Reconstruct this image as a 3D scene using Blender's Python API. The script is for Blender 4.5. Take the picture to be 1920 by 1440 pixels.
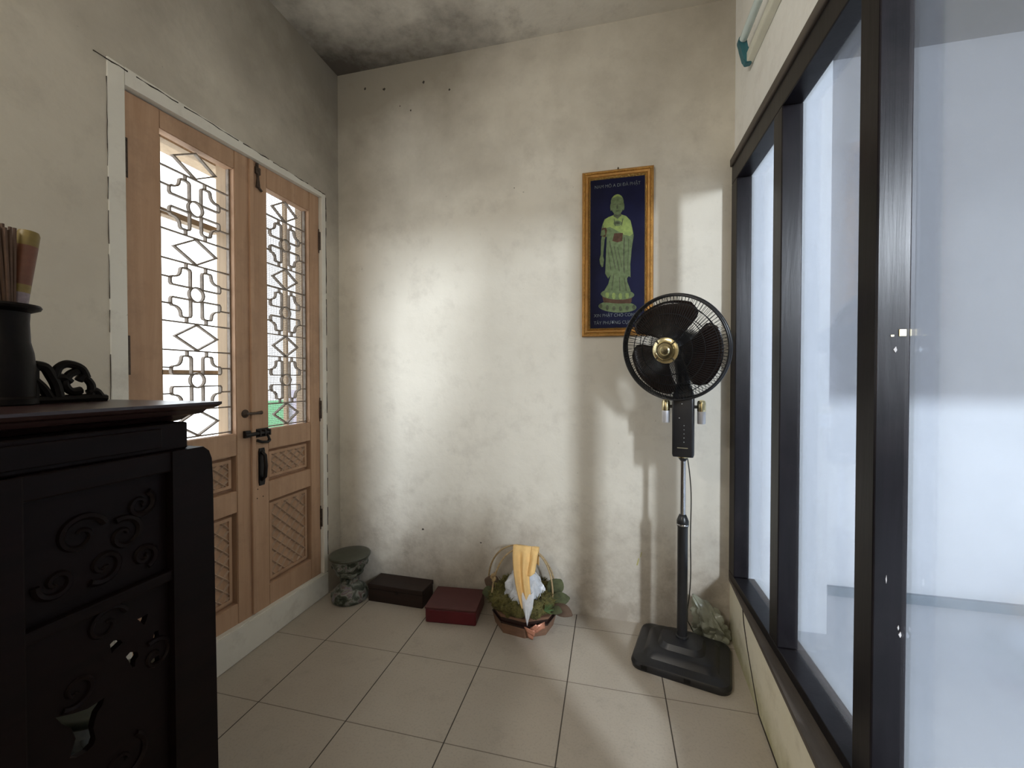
import bpy, bmesh, math, random
from mathutils import Vector, Matrix, noise
PI = math.pi
R = math.radians
random.seed(7)
for o in list(bpy.data.objects):
    bpy.data.objects.remove(o, do_unlink=True)
SC = bpy.context.scene
COL = SC.collection

# ------------------------------------------------------------------ camera
cam_d = bpy.data.cameras.new('camera')
cam_d.sensor_width = 36.0
cam_d.lens = 769.3 / 1920 * 36.0
cam_d.clip_start = 0.02
cam = bpy.data.objects.new('camera', cam_d)
cam.location = (0, 0, 1.1106)
cam.rotation_euler = (R(90 - 0.851), 0, R(13.457))
COL.objects.link(cam)
SC.camera = cam

# ------------------------------------------------------------------ sky and large lights
world = bpy.data.worlds.new('world')
SC.world = world
world.use_nodes = True
bg = world.node_tree.nodes['Background']
bg.inputs[0].default_value = (0.90, 0.96, 1.0, 1)
bg.inputs[1].default_value = 4.2

def area(name, loc, target, sx, sy, power, color):
    l = bpy.data.lights.new(name, 'AREA')
    l.shape = 'RECTANGLE'
    l.size, l.size_y = sx, sy
    l.energy = power
    l.color = color
    o = bpy.data.objects.new(name, l)
    o.location = loc
    d = Vector(target) - Vector(loc)
    o.rotation_euler = d.to_track_quat('-Z', 'Y').to_euler()
    COL.objects.link(o)
    return o

# daylight from the far window of the neighbouring room, through the glazed partition
area('neighbour_window_light', (2.48, -1.98, 1.25), (-0.3, 1.6, 1.0), 0.20, 0.42, 42, (1.0, 0.985, 0.96))
area('neighbour_transom_light', (2.48, -1.98, 2.25), (-0.1, 1.4, 0.4), 0.22, 0.56, 410, (1.0, 0.985, 0.96))
# weak fill added behind the camera to lift the room's ambient level
area('rear_window_light', (-0.75, -2.5, 1.55), (0.0, 1.9, 1.5), 0.9, 1.3, 7, (1.0, 0.89, 0.72))
# unseen fill strip added by the left wall to brighten the right wall
area('wall_tube_light', (-1.385, -0.35, 2.22), (0.5, 0.05, 1.95), 1.1, 0.05, 38, (1.0, 0.95, 0.85))

vs = SC.view_settings
SC.display_settings.display_device = 'sRGB'
vs.view_transform = 'Standard'
vs.look = 'None'
vs.gamma = 1
vs.use_curve_mapping = False
vs.exposure = -0.12

# ------------------------------------------------------------------ materials
MATS = {}
def nt(name):
    m = bpy.data.materials.new(name)
    m.use_nodes = True
    t = m.node_tree
    return m, t, t.nodes['Principled BSDF']

def N(t, typ, **kw):
    n = t.nodes.new(typ)
    for k, v in kw.items():
        if k.startswith('i_'):
            n.inputs[k[2:].replace('_', ' ')].default_value = v
        else:
            setattr(n, k, v)
    return n

def ramp(t, src, stops):
    r = N(t, 'ShaderNodeValToRGB')
    e = r.color_ramp.elements
    while len(e) < len(stops):
        e.new(0.5)
    for el, (p, c) in zip(e, stops):
        el.position = p
        el.color = (c[0], c[1], c[2], 1) if not isinstance(c, (int, float)) else (c, c, c, 1)
    t.links.new(src, r.inputs[0])
    return r.outputs[0]

def mixc(t, fac, a, b, mode='MIX'):
    m = N(t, 'ShaderNodeMix', data_type='RGBA', blend_type=mode)
    for sock, v in ((m.inputs[0], fac), (m.inputs[6], a), (m.inputs[7], b)):
        if isinstance(v, bpy.types.NodeSocket):
            t.links.new(v, sock)
        elif isinstance(v, (int, float)):
            sock.default_value = v
        else:
            sock.default_value = (v[0], v[1], v[2], 1)
    return m.outputs[2]

def math_n(t, op, a, b=None, c=None):
    m = N(t, 'ShaderNodeMath', operation=op)
    for i, v in enumerate((a, b, c)):
        if v is None:
            continue
        if isinstance(v, bpy.types.NodeSocket):
            t.links.new(v, m.inputs[i])
        else:
            m.inputs[i].default_value = v
    return m.outputs[0]

def mat(name, col, rough=0.6, metal=0.0, var=0.15, scale=12.0, bump=0.0, bscale=60.0, stretch=None, spec=0.5, col2=None):
    """plain surface with a noise-driven colour variation and bump"""
    if name in MATS:
        return MATS[name]
    m, t, b = nt(name)
    tc = N(t, 'ShaderNodeTexCoord')
    src = tc.outputs['Object']
    if stretch:
        mp = N(t, 'ShaderNodeMapping')
        mp.inputs['Scale'].default_value = stretch
        t.links.new(src, mp.inputs[0])
        src = mp.outputs[0]
    n = N(t, 'ShaderNodeTexNoise', i_Scale=scale, i_Detail=6.0, i_Roughness=0.6)
    t.links.new(src, n.inputs['Vector'])
    lo = col2 if col2 else tuple(c * (1 - var) for c in col)
    hi = col if col2 else tuple(min(1, c * (1 + var)) for c in col)
    c = ramp(t, n.outputs[0], [(0.3, lo), (0.7, hi)])
    t.links.new(c, b.inputs['Base Color'])
    b.inputs['Roughness'].default_value = rough
    b.inputs['Metallic'].default_value = metal
    b.inputs['Specular IOR Level'].default_value = spec
    if bump:
        n2 = N(t, 'ShaderNodeTexNoise', i_Scale=bscale, i_Detail=4.0)
        t.links.new(src, n2.inputs['Vector'])
        bp = N(t, 'ShaderNodeBump', i_Strength=bump, i_Distance=0.01)
        t.links.new(n2.outputs[0], bp.inputs['Height'])
        t.links.new(bp.outputs[0], b.inputs['Normal'])
    MATS[name] = m
    return m

def plaster(name, base, blot, dirt, mould=None, low_dirt=None, bump=0.25):
    """old limewash: blotches, fine grain, specks, optional mould and darker tone near a ceiling height and dirt near the floor"""
    m, t, b = nt(name)
    tc = N(t, 'ShaderNodeTexCoord')
    o = tc.outputs['Object']
    n1 = N(t, 'ShaderNodeTexNoise', i_Scale=1.7, i_Detail=7.0, i_Roughness=0.62)
    n2 = N(t, 'ShaderNodeTexNoise', i_Scale=9.0, i_Detail=8.0, i_Roughness=0.7)
    n3 = N(t, 'ShaderNodeTexNoise', i_Scale=38.0, i_Detail=3.0)
    for n in (n1, n2, n3):
        t.links.new(o, n.inputs['Vector'])
    f1 = ramp(t, n1.outputs[0], [(0.38, 0.0), (0.68, 1.0)])
    c = mixc(t, f1, base, blot)
    f2 = ramp(t, n2.outputs[0], [(0.52, 0.0), (0.8, 0.55)])
    c = mixc(t, f2, c, dirt)
    f3 = ramp(t, n3.outputs[0], [(0.76, 0.0), (0.80, 0.55)])
    c = mixc(t, f3, c, tuple(d * 0.45 for d in dirt))
    sep = N(t, 'ShaderNodeSeparateXYZ')
    t.links.new(o, sep.inputs[0])
    if low_dirt:
        h, colr = low_dirt
        g = math_n(t, 'SUBTRACT', 1.0, math_n(t, 'DIVIDE', sep.outputs[2], h))
        g = math_n(t, 'MULTIPLY', math_n(t, 'MAXIMUM', g, 0.0), n2.outputs[0])
        g = ramp(t, g, [(0.12, 0.0), (0.5, 0.75)])
        c = mixc(t, g, c, colr)
    if mould:
        fn, colr = mould
        g = fn(t, sep, n1.outputs[0], n2.outputs[0])
        c = mixc(t, g, c, colr)
    t.links.new(c, b.inputs['Base Color'])
    b.inputs['Roughness'].default_value = 0.9
    b.inputs['Specular IOR Level'].default_value = 0.15
    n4 = N(t, 'ShaderNodeTexNoise', i_Scale=24.0, i_Detail=8.0)
    t.links.new(o, n4.inputs['Vector'])
    bp = N(t, 'ShaderNodeBump', i_Strength=bump, i_Distance=0.008)
    t.links.new(n4.outputs[0], bp.inputs['Height'])
    t.links.new(bp.outputs[0], b.inputs['Normal'])
    return m

def mould_and_corner_tone(t, sep, na, nb):
    # damp stains below the ceiling edge; colour also darkens towards the left back corner
    g = math_n(t, 'MULTIPLY', math_n(t, 'SUBTRACT', sep.outputs[2], 1.75), 0.55)
    dx = math_n(t, 'SUBTRACT', 1.0, math_n(t, 'MULTIPLY', math_n(t, 'ADD', sep.outputs[0], 1.415), 0.9))
    dy = math_n(t, 'SUBTRACT', 1.0, math_n(t, 'MULTIPLY', math_n(t, 'SUBTRACT', 1.93, sep.outputs[1]), 1.2))
    d = math_n(t, 'MULTIPLY', math_n(t, 'MAXIMUM', dx, 0.0), math_n(t, 'MAXIMUM', dy, 0.0))
    g = math_n(t, 'ADD', g, math_n(t, 'MULTIPLY', math_n(t, 'MULTIPLY', d, 0.5), math_n(t, 'MAXIMUM', math_n(t, 'SUBTRACT', sep.outputs[2], 1.4), 0.0)))
    g = math_n(t, 'ADD', g, math_n(t, 'MULTIPLY', math_n(t, 'SUBTRACT', na, 0.5), 1.1))
    return ramp(t, g, [(0.12, 0.0), (0.85, 0.72)])

def mould_ceiling(t, sep, na, nb):
    # grey-brown mould spreading from the corner over the left wall and along the back wall
    dx = math_n(t, 'SUBTRACT', 1.0, math_n(t, 'MULTIPLY', math_n(t, 'ADD', sep.outputs[0], 1.415), 0.72))
    dy = math_n(t, 'SUBTRACT', 1.0, math_n(t, 'MULTIPLY', math_n(t, 'SUBTRACT', 1.93, sep.outputs[1]), 2.6))
    dy = math_n(t, 'MULTIPLY', math_n(t, 'MAXIMUM', dy, 0.0), math_n(t, 'MAXIMUM', dx, 0.0))
    g = math_n(t, 'ADD', math_n(t, 'MULTIPLY', math_n(t, 'MAXIMUM', dx, 0.0), 0.42), math_n(t, 'MULTIPLY', dy, 0.45))
    g = math_n(t, 'ADD', g, math_n(t, 'MULTIPLY', math_n(t, 'SUBTRACT', na, 0.5), 1.3))
    g = math_n(t, 'ADD', g, math_n(t, 'MULTIPLY', math_n(t, 'SUBTRACT', nb, 0.5), 0.5))
    return ramp(t, g, [(0.05, 0.0), (0.75, 0.92)])

M_BACK = plaster('back_plaster', (0.73, 0.69, 0.605), (0.65, 0.61, 0.53), (0.50, 0.46, 0.40), (mould_and_corner_tone, (0.20, 0.17, 0.13)), (0.75, (0.33, 0.28, 0.23)))
M_LEFT = plaster('left_plaster', (0.66, 0.61, 0.52), (0.58, 0.53, 0.45), (0.44, 0.40, 0.34), (mould_and_corner_tone, (0.17, 0.145, 0.115)), (0.5, (0.36, 0.31, 0.25)))
M_RIGHT = plaster('right_plaster', (0.93, 0.93, 0.90), (0.87, 0.87, 0.84), (0.70, 0.68, 0.64))
M_PLINTH = plaster('plinth_plaster', (0.88, 0.84, 0.70), (0.80, 0.75, 0.58), (0.50, 0.44, 0.32), None, (0.16, (0.42, 0.40, 0.20)))
M_CEIL = plaster('ceiling_plaster', (0.74, 0.70, 0.62), (0.62, 0.58, 0.51), (0.42, 0.38, 0.33), (mould_ceiling, (0.075, 0.062, 0.050)))
M_CASING = plaster('casing_plaster', (0.86, 0.84, 0.77), (0.78, 0.75, 0.68), (0.48, 0.43, 0.37))
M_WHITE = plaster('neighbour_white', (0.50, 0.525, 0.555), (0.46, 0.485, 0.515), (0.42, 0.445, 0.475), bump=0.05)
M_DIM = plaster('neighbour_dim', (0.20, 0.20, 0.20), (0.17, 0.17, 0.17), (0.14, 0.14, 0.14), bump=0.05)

def floor_material():
    m, t, b = nt('floor_tile')
    tc = N(t, 'ShaderNodeTexCoord')
    o = tc.outputs['Object']
    sep = N(t, 'ShaderNodeSeparateXYZ')
    t.links.new(o, sep.inputs[0])
    def line(sock, off, half):
        u = math_n(t, 'DIVIDE', math_n(t, 'SUBTRACT', sock, off), 0.34)
        u = math_n(t, 'ABSOLUTE', math_n(t, 'SUBTRACT', math_n(t, 'FRACT', math_n(t, 'ADD', u, 20.5)), 0.5))
        return math_n(t, 'LESS_THAN', u, half / 0.34)
    lx = line(sep.outputs[0], -1.169, 0.0020)
    ly = line(sep.outputs[1], 1.490, 0.0016)
    n1 = N(t, 'ShaderNodeTexNoise', i_Scale=2.2, i_Detail=6.0)
    n2 = N(t, 'ShaderNodeTexNoise', i_Scale=140.0, i_Detail=3.0)
    n3 = N(t, 'ShaderNodeTexNoise', i_Scale=11.0, i_Detail=7.0, i_Roughness=0.7)
    for n in (n1, n2, n3):
        t.links.new(o, n.inputs['Vector'])
    c = ramp(t, n1.outputs[0], [(0.3, (0.45, 0.395, 0.33)), (0.7, (0.55, 0.495, 0.42))])
    c = mixc(t, ramp(t, n2.outputs[0], [(0.5, 0.0), (0.75, 0.35)]), c, (0.32, 0.285, 0.24))
    c = mixc(t, ramp(t, n3.outputs[0], [(0.55, 0.0), (0.85, 0.5)]), c, (0.29, 0.255, 0.21))
    c = mixc(t, math_n(t, 'MULTIPLY', ly, 0.75), c, (0.12, 0.095, 0.07))
    c = mixc(t, math_n(t, 'MULTIPLY', lx, 0.95), c, (0.045, 0.035, 0.027))
    t.links.new(c, b.inputs['Base Color'])
    r = ramp(t, n3.outputs[0], [(0.3, 0.42), (0.8, 0.62)])
    t.links.new(r, b.inputs['Roughness'])
    b.inputs['Specular IOR Level'].default_value = 0.35
    bp = N(t, 'ShaderNodeBump', i_Strength=0.4, i_Distance=0.002)
    t.links.new(math_n(t, 'SUBTRACT', 1.0, math_n(t, 'MAXIMUM', lx, ly)), bp.inputs['Height'])
    t.links.new(bp.outputs[0], b.inputs['Normal'])
    return m
M_FLOOR = floor_material()

def wood(name, c1, c2, rough=0.55, scale=3.0, axis=2, dirt=None, spec=0.4):
    m, t, b = nt(name)
    tc = N(t, 'ShaderNodeTexCoord')
    mp = N(t, 'ShaderNodeMapping')
    s = [14.0, 14.0, 14.0]
    s[axis] = 1.0
    mp.inputs['Scale'].default_value = s
    t.links.new(tc.outputs['Object'], mp.inputs[0])
    n = N(t, 'ShaderNodeTexNoise', i_Scale=scale, i_Detail=7.0, i_Roughness=0.65, i_Distortion=0.6)
    t.links.new(mp.outputs[0], n.inputs['Vector'])
    c = ramp(t, n.outputs[0], [(0.3, c1), (0.7, c2)])
    if dirt:
        n2 = N(t, 'ShaderNodeTexNoise', i_Scale=4.5, i_Detail=8.0, i_Roughness=0.72)
        t.links.new(tc.outputs['Object'], n2.inputs['Vector'])
        c = mixc(t, ramp(t, n2.outputs[0], [(0.5, 0.0), (0.8, 0.75)]), c, dirt)
    t.links.new(c, b.inputs['Base Color'])
    b.inputs['Roughness'].default_value = rough
    b.inputs['Specular IOR Level'].default_value = spec
    bp = N(t, 'ShaderNodeBump', i_Strength=0.12, i_Distance=0.004)
    t.links.new(n.outputs[0], bp.inputs['Height'])
    t.links.new(bp.outputs[0], b.inputs['Normal'])
    return m
M_DOOR = wood('door_paint', (0.47, 0.295, 0.19), (0.58, 0.38, 0.255), 0.6, 2.0, 2, (0.33, 0.215, 0.15), 0.2)
M_DOORCARVE = wood('door_carving', (0.44, 0.31, 0.225), (0.56, 0.41, 0.305), 0.7, 5.0, 2, (0.27, 0.19, 0.14), 0.2)
M_OUTERWOOD = wood('outer_wood', (0.30, 0.21, 0.13), (0.42, 0.31, 0.20), 0.6, 3.0, 2)
M_PARTWOOD = wood('partition_wood', (0.0045, 0.004, 0.0055), (0.011, 0.009, 0.012), 0.30, 2.0, 2, (0.022, 0.018, 0.020), 0.22)
M_CASEWOOD = wood('partition_casing', (0.075, 0.062, 0.054), (0.14, 0.118, 0.10), 0.6, 2.0, 1, (0.05, 0.04, 0.035))
M_CABINET = wood('dark_rosewood', (0.0035, 0.0018, 0.0019), (0.0085, 0.0034, 0.0034), 0.5, 2.2, 1, None, 0.12)
M_CABTOP = wood('rosewood_top', (0.016, 0.007, 0.007), (0.032, 0.013, 0.0125), 0.28, 2.2, 1, None, 0.5)
M_DARKCARVE = wood('black_carved_wood', (0.0028, 0.0018, 0.0018), (0.007, 0.0045, 0.004), 0.5, 4.0, 0, None, 0.15)
M_BOXWOOD = wood('brown_box_wood', (0.014, 0.0075, 0.006), (0.030, 0.015, 0.011), 0.5, 2.5, 0, None, 0.35)
M_TUBWOOD = wood('tub_wood', (0.17, 0.095, 0.062), (0.28, 0.155, 0.10), 0.5, 3.0, 0, (0.16, 0.09, 0.06), 0.35)
M_RED = mat('red_lacquer', (0.105, 0.006, 0.013), 0.32, var=0.25, scale=6)
M_REDTOP = mat('red_lacquer_dusty', (0.105, 0.032, 0.031), 0.55, var=0.2, scale=8, col2=(0.07, 0.018, 0.019))
M_IRON = mat('cream_iron', (0.36, 0.30, 0.25), 0.6, var=0.25, scale=40, col2=(0.17, 0.135, 0.105))
M_BLACKIRON = mat('black_iron', (0.012, 0.010, 0.010), 0.45, metal=0.5, var=0.4, scale=60)
M_RUST = mat('old_iron', (0.11, 0.08, 0.06), 0.6, metal=0.4, var=0.4, scale=80, col2=(0.045, 0.03, 0.025))
M_NET = mat('net_wire', (0.30, 0.27, 0.24), 0.7, var=0.2, scale=50)
M_PLASTIC = mat('black_plastic', (0.012, 0.012, 0.014), 0.32, var=0.25, scale=20, spec=0.5)
M_BASEP = mat('dusty_black_plastic', (0.020, 0.020, 0.023), 0.38, var=0.3, scale=7, bump=0.05, bscale=30, col2=(0.011, 0.011, 0.013))
M_WIRE = mat('matt_black_wire', (0.006, 0.006, 0.007), 0.6, var=0.2, spec=0.2)
M_CHROME = mat('chrome', (0.55, 0.55, 0.57), 0.16, metal=1.0, var=0.05)
M_GOLD = mat('gold_plastic', (0.80, 0.70, 0.42), 0.24, metal=1.0, var=0.08)
M_SILVER = mat('frosted_silver', (0.72, 0.72, 0.76), 0.35, metal=0.6, var=0.08)
M_FRAME = mat('gilt_frame', (0.40, 0.205, 0.055), 0.36, metal=0.45, var=0.25, scale=30, bump=0.15, bscale=120)
M_FRAMEGOLD = mat('gilt_beading', (0.72, 0.46, 0.13), 0.30, metal=0.8, var=0.35, scale=160, bump=0.6, bscale=160, col2=(0.36, 0.18, 0.05))
M_TEAL = mat('teal_lampholder', (0.035, 0.16, 0.20), 0.45, var=0.15)
M_TUBE = mat('tube_white', (0.72, 0.84, 0.85), 0.22, var=0.03)
M_BATTEN = mat('cream_enamel', (0.80, 0.80, 0.70), 0.4, var=0.06)
M_MOSS = mat('dry_moss', (0.21, 0.185, 0.055), 0.95, var=0.4, scale=45, bump=1.0, bscale=180, col2=(0.07, 0.065, 0.022))
M_LEAF = mat('dried_leaf', (0.10, 0.115, 0.05), 0.85, var=0.3, scale=40, col2=(0.05, 0.055, 0.026))
M_LEAFBROWN = mat('brown_leaf', (0.10, 0.062, 0.04), 0.85, var=0.3, scale=20)
M_RATTAN = mat('rattan', (0.50, 0.37, 0.19), 0.55, var=0.3, scale=90, col2=(0.28, 0.19, 0.10))
M_RIBBON = mat('copper_ribbon', (0.60, 0.27, 0.18), 0.32, metal=0.3, var=0.15)
M_BAND = mat('dark_band', (0.025, 0.010, 0.008), 0.35, var=0.3)
M_CLOTH = mat('yellow_cloth', (0.80, 0.53, 0.22), 0.85, var=0.08, scale=30, bump=0.15, bscale=400)
M_BAGG = mat('grey_green_bag', (0.40, 0.41, 0.33), 0.30, var=0.25, scale=7, col2=(0.22, 0.23, 0.175))
M_GREENPAINT = mat('green_board', (0.11, 0.33, 0.16), 0.7, var=0.1)
M_PURPLE = mat('mauve_wall', (0.40, 0.36, 0.44), 0.8, var=0.1)
M_FARWALL = plaster('far_wall', (0.70, 0.69, 0.70), (0.58, 0.57, 0.58), (0.42, 0.41, 0.41))
M_ASH = mat('burnt_brown_paper', (0.10, 0.055, 0.035), 0.8, var=0.3, scale=30)
M_CORD = mat('dark_cord', (0.05, 0.05, 0.045), 0.6, var=0.1)

def bag_material():
    m, t, b = nt('clear_plastic_bag')
    b.inputs['Base Color'].default_value = (0.86, 0.89, 0.95, 1)
    b.inputs['Roughness'].default_value = 0.25
    b.inputs['Specular IOR Level'].default_value = 0.7
    tc = N(t, 'ShaderNodeTexCoord')
    n = N(t, 'ShaderNodeTexNoise', i_Scale=18.0, i_Detail=5.0)
    t.links.new(tc.outputs['Object'], n.inputs['Vector'])
    bp = N(t, 'ShaderNodeBump', i_Strength=0.7, i_Distance=0.02)
    t.links.new(n.outputs[0], bp.inputs['Height'])
    t.links.new(bp.outputs[0], b.inputs['Normal'])
    tr = N(t, 'ShaderNodeBsdfTransparent')
    mx = N(t, 'ShaderNodeMixShader')
    mx.inputs[0].default_value = 0.62
    t.links.new(tr.outputs[0], mx.inputs[1])
    t.links.new(b.outputs[0], mx.inputs[2])
    t.links.new(mx.outputs[0], t.nodes['Material Output'].inputs[0])
    return m
M_PBAG = bag_material()

def glass_material():
    m, t, b = nt('partition_glass')
    t.nodes.remove(b)
    tr = N(t, 'ShaderNodeBsdfTransparent')
    tr.inputs[0].default_value = (0.88, 0.93, 0.985, 1)
    gl = N(t, 'ShaderNodeBsdfGlossy')
    gl.inputs['Roughness'].default_value = 0.10
    gl.inputs[0].default_value = (0.95, 0.95, 1.0, 1)
    tc = N(t, 'ShaderNodeTexCoord')
    n = N(t, 'ShaderNodeTexNoise', i_Scale=2.5, i_Detail=3.0)
    t.links.new(tc.outputs['Object'], n.inputs['Vector'])
    bp = N(t, 'ShaderNodeBump', i_Strength=0.08, i_Distance=0.02)
    t.links.new(n.outputs[0], bp.inputs['Height'])
    t.links.new(bp.outputs[0], gl.inputs['Normal'])
    lw = N(t, 'ShaderNodeLayerWeight', i_Blend=0.22)
    f = ramp(t, lw.outputs['Fresnel'], [(0.0, 0.03), (0.5, 0.12), (1.0, 0.6)])
    df = N(t, 'ShaderNodeBsdfDiffuse')
    df.inputs[0].default_value = (0.72, 0.76, 0.82, 1)
    n5 = N(t, 'ShaderNodeTexNoise', i_Scale=1.1, i_Detail=5.0)
    t.links.new(tc.outputs['Object'], n5.inputs['Vector'])
    film = N(t, 'ShaderNodeMixShader')
    t.links.new(ramp(t, n5.outputs[0], [(0.3, 0.02), (0.75, 0.08)]), film.inputs[0])
    t.links.new(tr.outputs[0], film.inputs[1])
    t.links.new(df.outputs[0], film.inputs[2])
    mx = N(t, 'ShaderNodeMixShader')
    t.links.new(f, mx.inputs[0])
    t.links.new(film.outputs[0], mx.inputs[1])
    t.links.new(gl.outputs[0], mx.inputs[2])
    t.links.new(mx.outputs[0], t.nodes['Material Output'].inputs[0])
    return m
M_GLASS = glass_material()

def blade_material():
    m, t, b = nt('smoke_brown_blade')
    b.inputs['Base Color'].default_value = (0.014, 0.010, 0.009, 1)
    b.inputs['Roughness'].default_value = 0.22
    tr = N(t, 'ShaderNodeBsdfTransparent')
    tr.inputs[0].default_value = (0.45, 0.34, 0.32, 1)
    mx = N(t, 'ShaderNodeMixShader')
    mx.inputs[0].default_value = 0.80
    t.links.new(tr.outputs[0], mx.inputs[1])
    t.links.new(b.outputs[0], mx.inputs[2])
    t.links.new(mx.outputs[0], t.nodes['Material Output'].inputs[0])
    return m
M_BLADE = blade_material()

def ceramic_material():
    m, t, b = nt('green_white_glaze')
    tc = N(t, 'ShaderNodeTexCoord')
    n = N(t, 'ShaderNodeTexNoise', i_Scale=24.0, i_Detail=4.0, i_Roughness=0.5, i_Distortion=1.0)
    t.links.new(tc.outputs['Object'], n.inputs['Vector'])
    c = ramp(t, n.outputs[0], [(0.40, (0.028, 0.036, 0.026)), (0.47, (0.085, 0.10, 0.075)), (0.56, (0.27, 0.28, 0.26)), (0.62, (0.15, 0.095, 0.085)), (0.71, (0.26, 0.27, 0.36))])
    t.links.new(c, b.inputs['Base Color'])
    b.inputs['Roughness'].default_value = 0.28
    bp = N(t, 'ShaderNodeBump', i_Strength=0.5, i_Distance=0.012)
    t.links.new(n.outputs[0], bp.inputs['Height'])
    t.links.new(bp.outputs[0], b.inputs['Normal'])
    return m
M_CERAMIC = ceramic_material()
M_CERTOP = mat('dull_green_glaze', (0.085, 0.09, 0.068), 0.32, var=0.3, scale=14, col2=(0.04, 0.045, 0.032))

# ------------------------------------------------------------------ mesh helpers
def link(name, bm, m, parent=None, smooth=False, loc=None):
    me = bpy.data.meshes.new(name)
    bmesh.ops.recalc_face_normals(bm, faces=bm.faces)
    bm.to_mesh(me)
    bm.free()
    for mm in (m if isinstance(m, (list, tuple)) else [m]):
        me.materials.append(mm)
    if smooth:
        for p in me.polygons:
            p.use_smooth = True
    o = bpy.data.objects.new(name, me)
    COL.objects.link(o)
    if parent:
        o.parent = parent
    if loc:
        o.location = loc
    return o

def autosmooth(o, ang=40):
    me = o.data
    for p in me.polygons:
        p.use_smooth = True
    bm = bmesh.new()
    bm.from_mesh(me)
    for e in bm.edges:
        if len(e.link_faces) == 2 and e.calc_face_angle(0) > R(ang):
            e.smooth = False
    bm.to_mesh(me)
    bm.free()
    return o

def thing(name, label, cat, loc=(0, 0, 0), rz=0, group=None):
    o = bpy.data.objects.new(name, None)
    o.empty_display_size = 0.05
    COL.objects.link(o)
    o.location = loc
    o.rotation_euler = (0, 0, rz)
    o['label'] = label
    o['category'] = cat
    if group:
        o['group'] = group
    return o

def tag(o, label, cat, group=None):
    o['label'] = label
    o['category'] = cat
    if group:
        o['group'] = group
    return o

def struct(o, label=None):
    o['kind'] = 'structure'
    if label:
        o['label'] = label
        o['category'] = o.name.split('_')[0]
    return o

def box(bm, x0, x1, y0, y1, z0, z1, bev=0.0, seg=2):
    r = bmesh.ops.create_cube(bm, size=1.0)
    vv = r['verts']
    for v in vv:
        v.co = Vector(((x0 + x1) / 2 + v.co.x * (x1 - x0), (y0 + y1) / 2 + v.co.y * (y1 - y0), (z0 + z1) / 2 + v.co.z * (z1 - z0)))
    if bev:
        es = list({e for v in vv for e in v.link_edges})
        bmesh.ops.bevel(bm, geom=es, offset=bev, segments=seg, profile=0.5, affect='EDGES')
    return vv

def BX(*a, **k):
    bm = bmesh.new()
    box(bm, *a, **k)
    return bm

def lathe(bm, prof, cx=0, cy=0, n=40, cap=True, z0=0, m=None):
    """prof = [(r, z)...] revolved about z; m = optional 4x4"""
    rings = []
    for r, z in prof:
        ring = []
        for i in range(n):
            a = 2 * PI * i / n
            co = Vector((cx + r * math.cos(a), cy + r * math.sin(a), z0 + z))
            ring.append(bm.verts.new(m @ co if m else co))
        rings.append(ring)
    for a, b in zip(rings, rings[1:]):
        for i in range(n):
            j = (i + 1) % n
            bm.faces.new((a[i], a[j], b[j], b[i]))
    if cap:
        bm.faces.new(list(reversed(rings[0])))
        bm.faces.new(rings[-1])
    return rings

def LT(prof, **k):
    bm = bmesh.new()
    lathe(bm, prof, **k)
    return bm

def tube(bm, pts, r, n=8, closed=False, cap=True):
    pts = [Vector(p) for p in pts]
    L = len(pts)
    rings = []
    prev = None
    for i, p in enumerate(pts):
        if closed:
            d = pts[(i + 1) % L] - pts[i - 1]
        else:
            d = pts[min(i + 1, L - 1)] - pts[max(i - 1, 0)]
        if d.length < 1e-9:
            d = Vector((0, 0, 1))
        d.normalize()
        if prev is None:
            a = d.orthogonal().normalized()
        else:
            a = prev - d * prev.dot(d)
            a = a.normalized() if a.length > 1e-6 else d.orthogonal().normalized()
        prev = a
        b = d.cross(a)
        rr = r[i] if isinstance(r, (list, tuple)) else r
        rings.append([bm.verts.new(p + (a * math.cos(2 * PI * k / n) + b * math.sin(2 * PI * k / n)) * rr) for k in range(n)])
    rng = range(L) if closed else range(L - 1)
    for i in rng:
        A, B = rings[i], rings[(i + 1) % L]
        for k in range(n):
            j = (k + 1) % n
            bm.faces.new((A[k], A[j], B[j], B[k]))
    if cap and not closed:
        bm.faces.new(list(reversed(rings[0])))
        bm.faces.new(rings[-1])

def prism(bm, pts, to3, t0, t1):
    """2D polygon extruded between t0 and t1; to3(u, v, t) -> Vector"""
    a = [bm.verts.new(to3(u, v, t0)) for u, v in pts]
    b = [bm.verts.new(to3(u, v, t1)) for u, v in pts]
    n = len(pts)
    bm.faces.new(a)
    bm.faces.new(list(reversed(b)))
    for i in range(n):
        j = (i + 1) % n
        bm.faces.new((a[i], b[i], b[j], a[j]))

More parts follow.
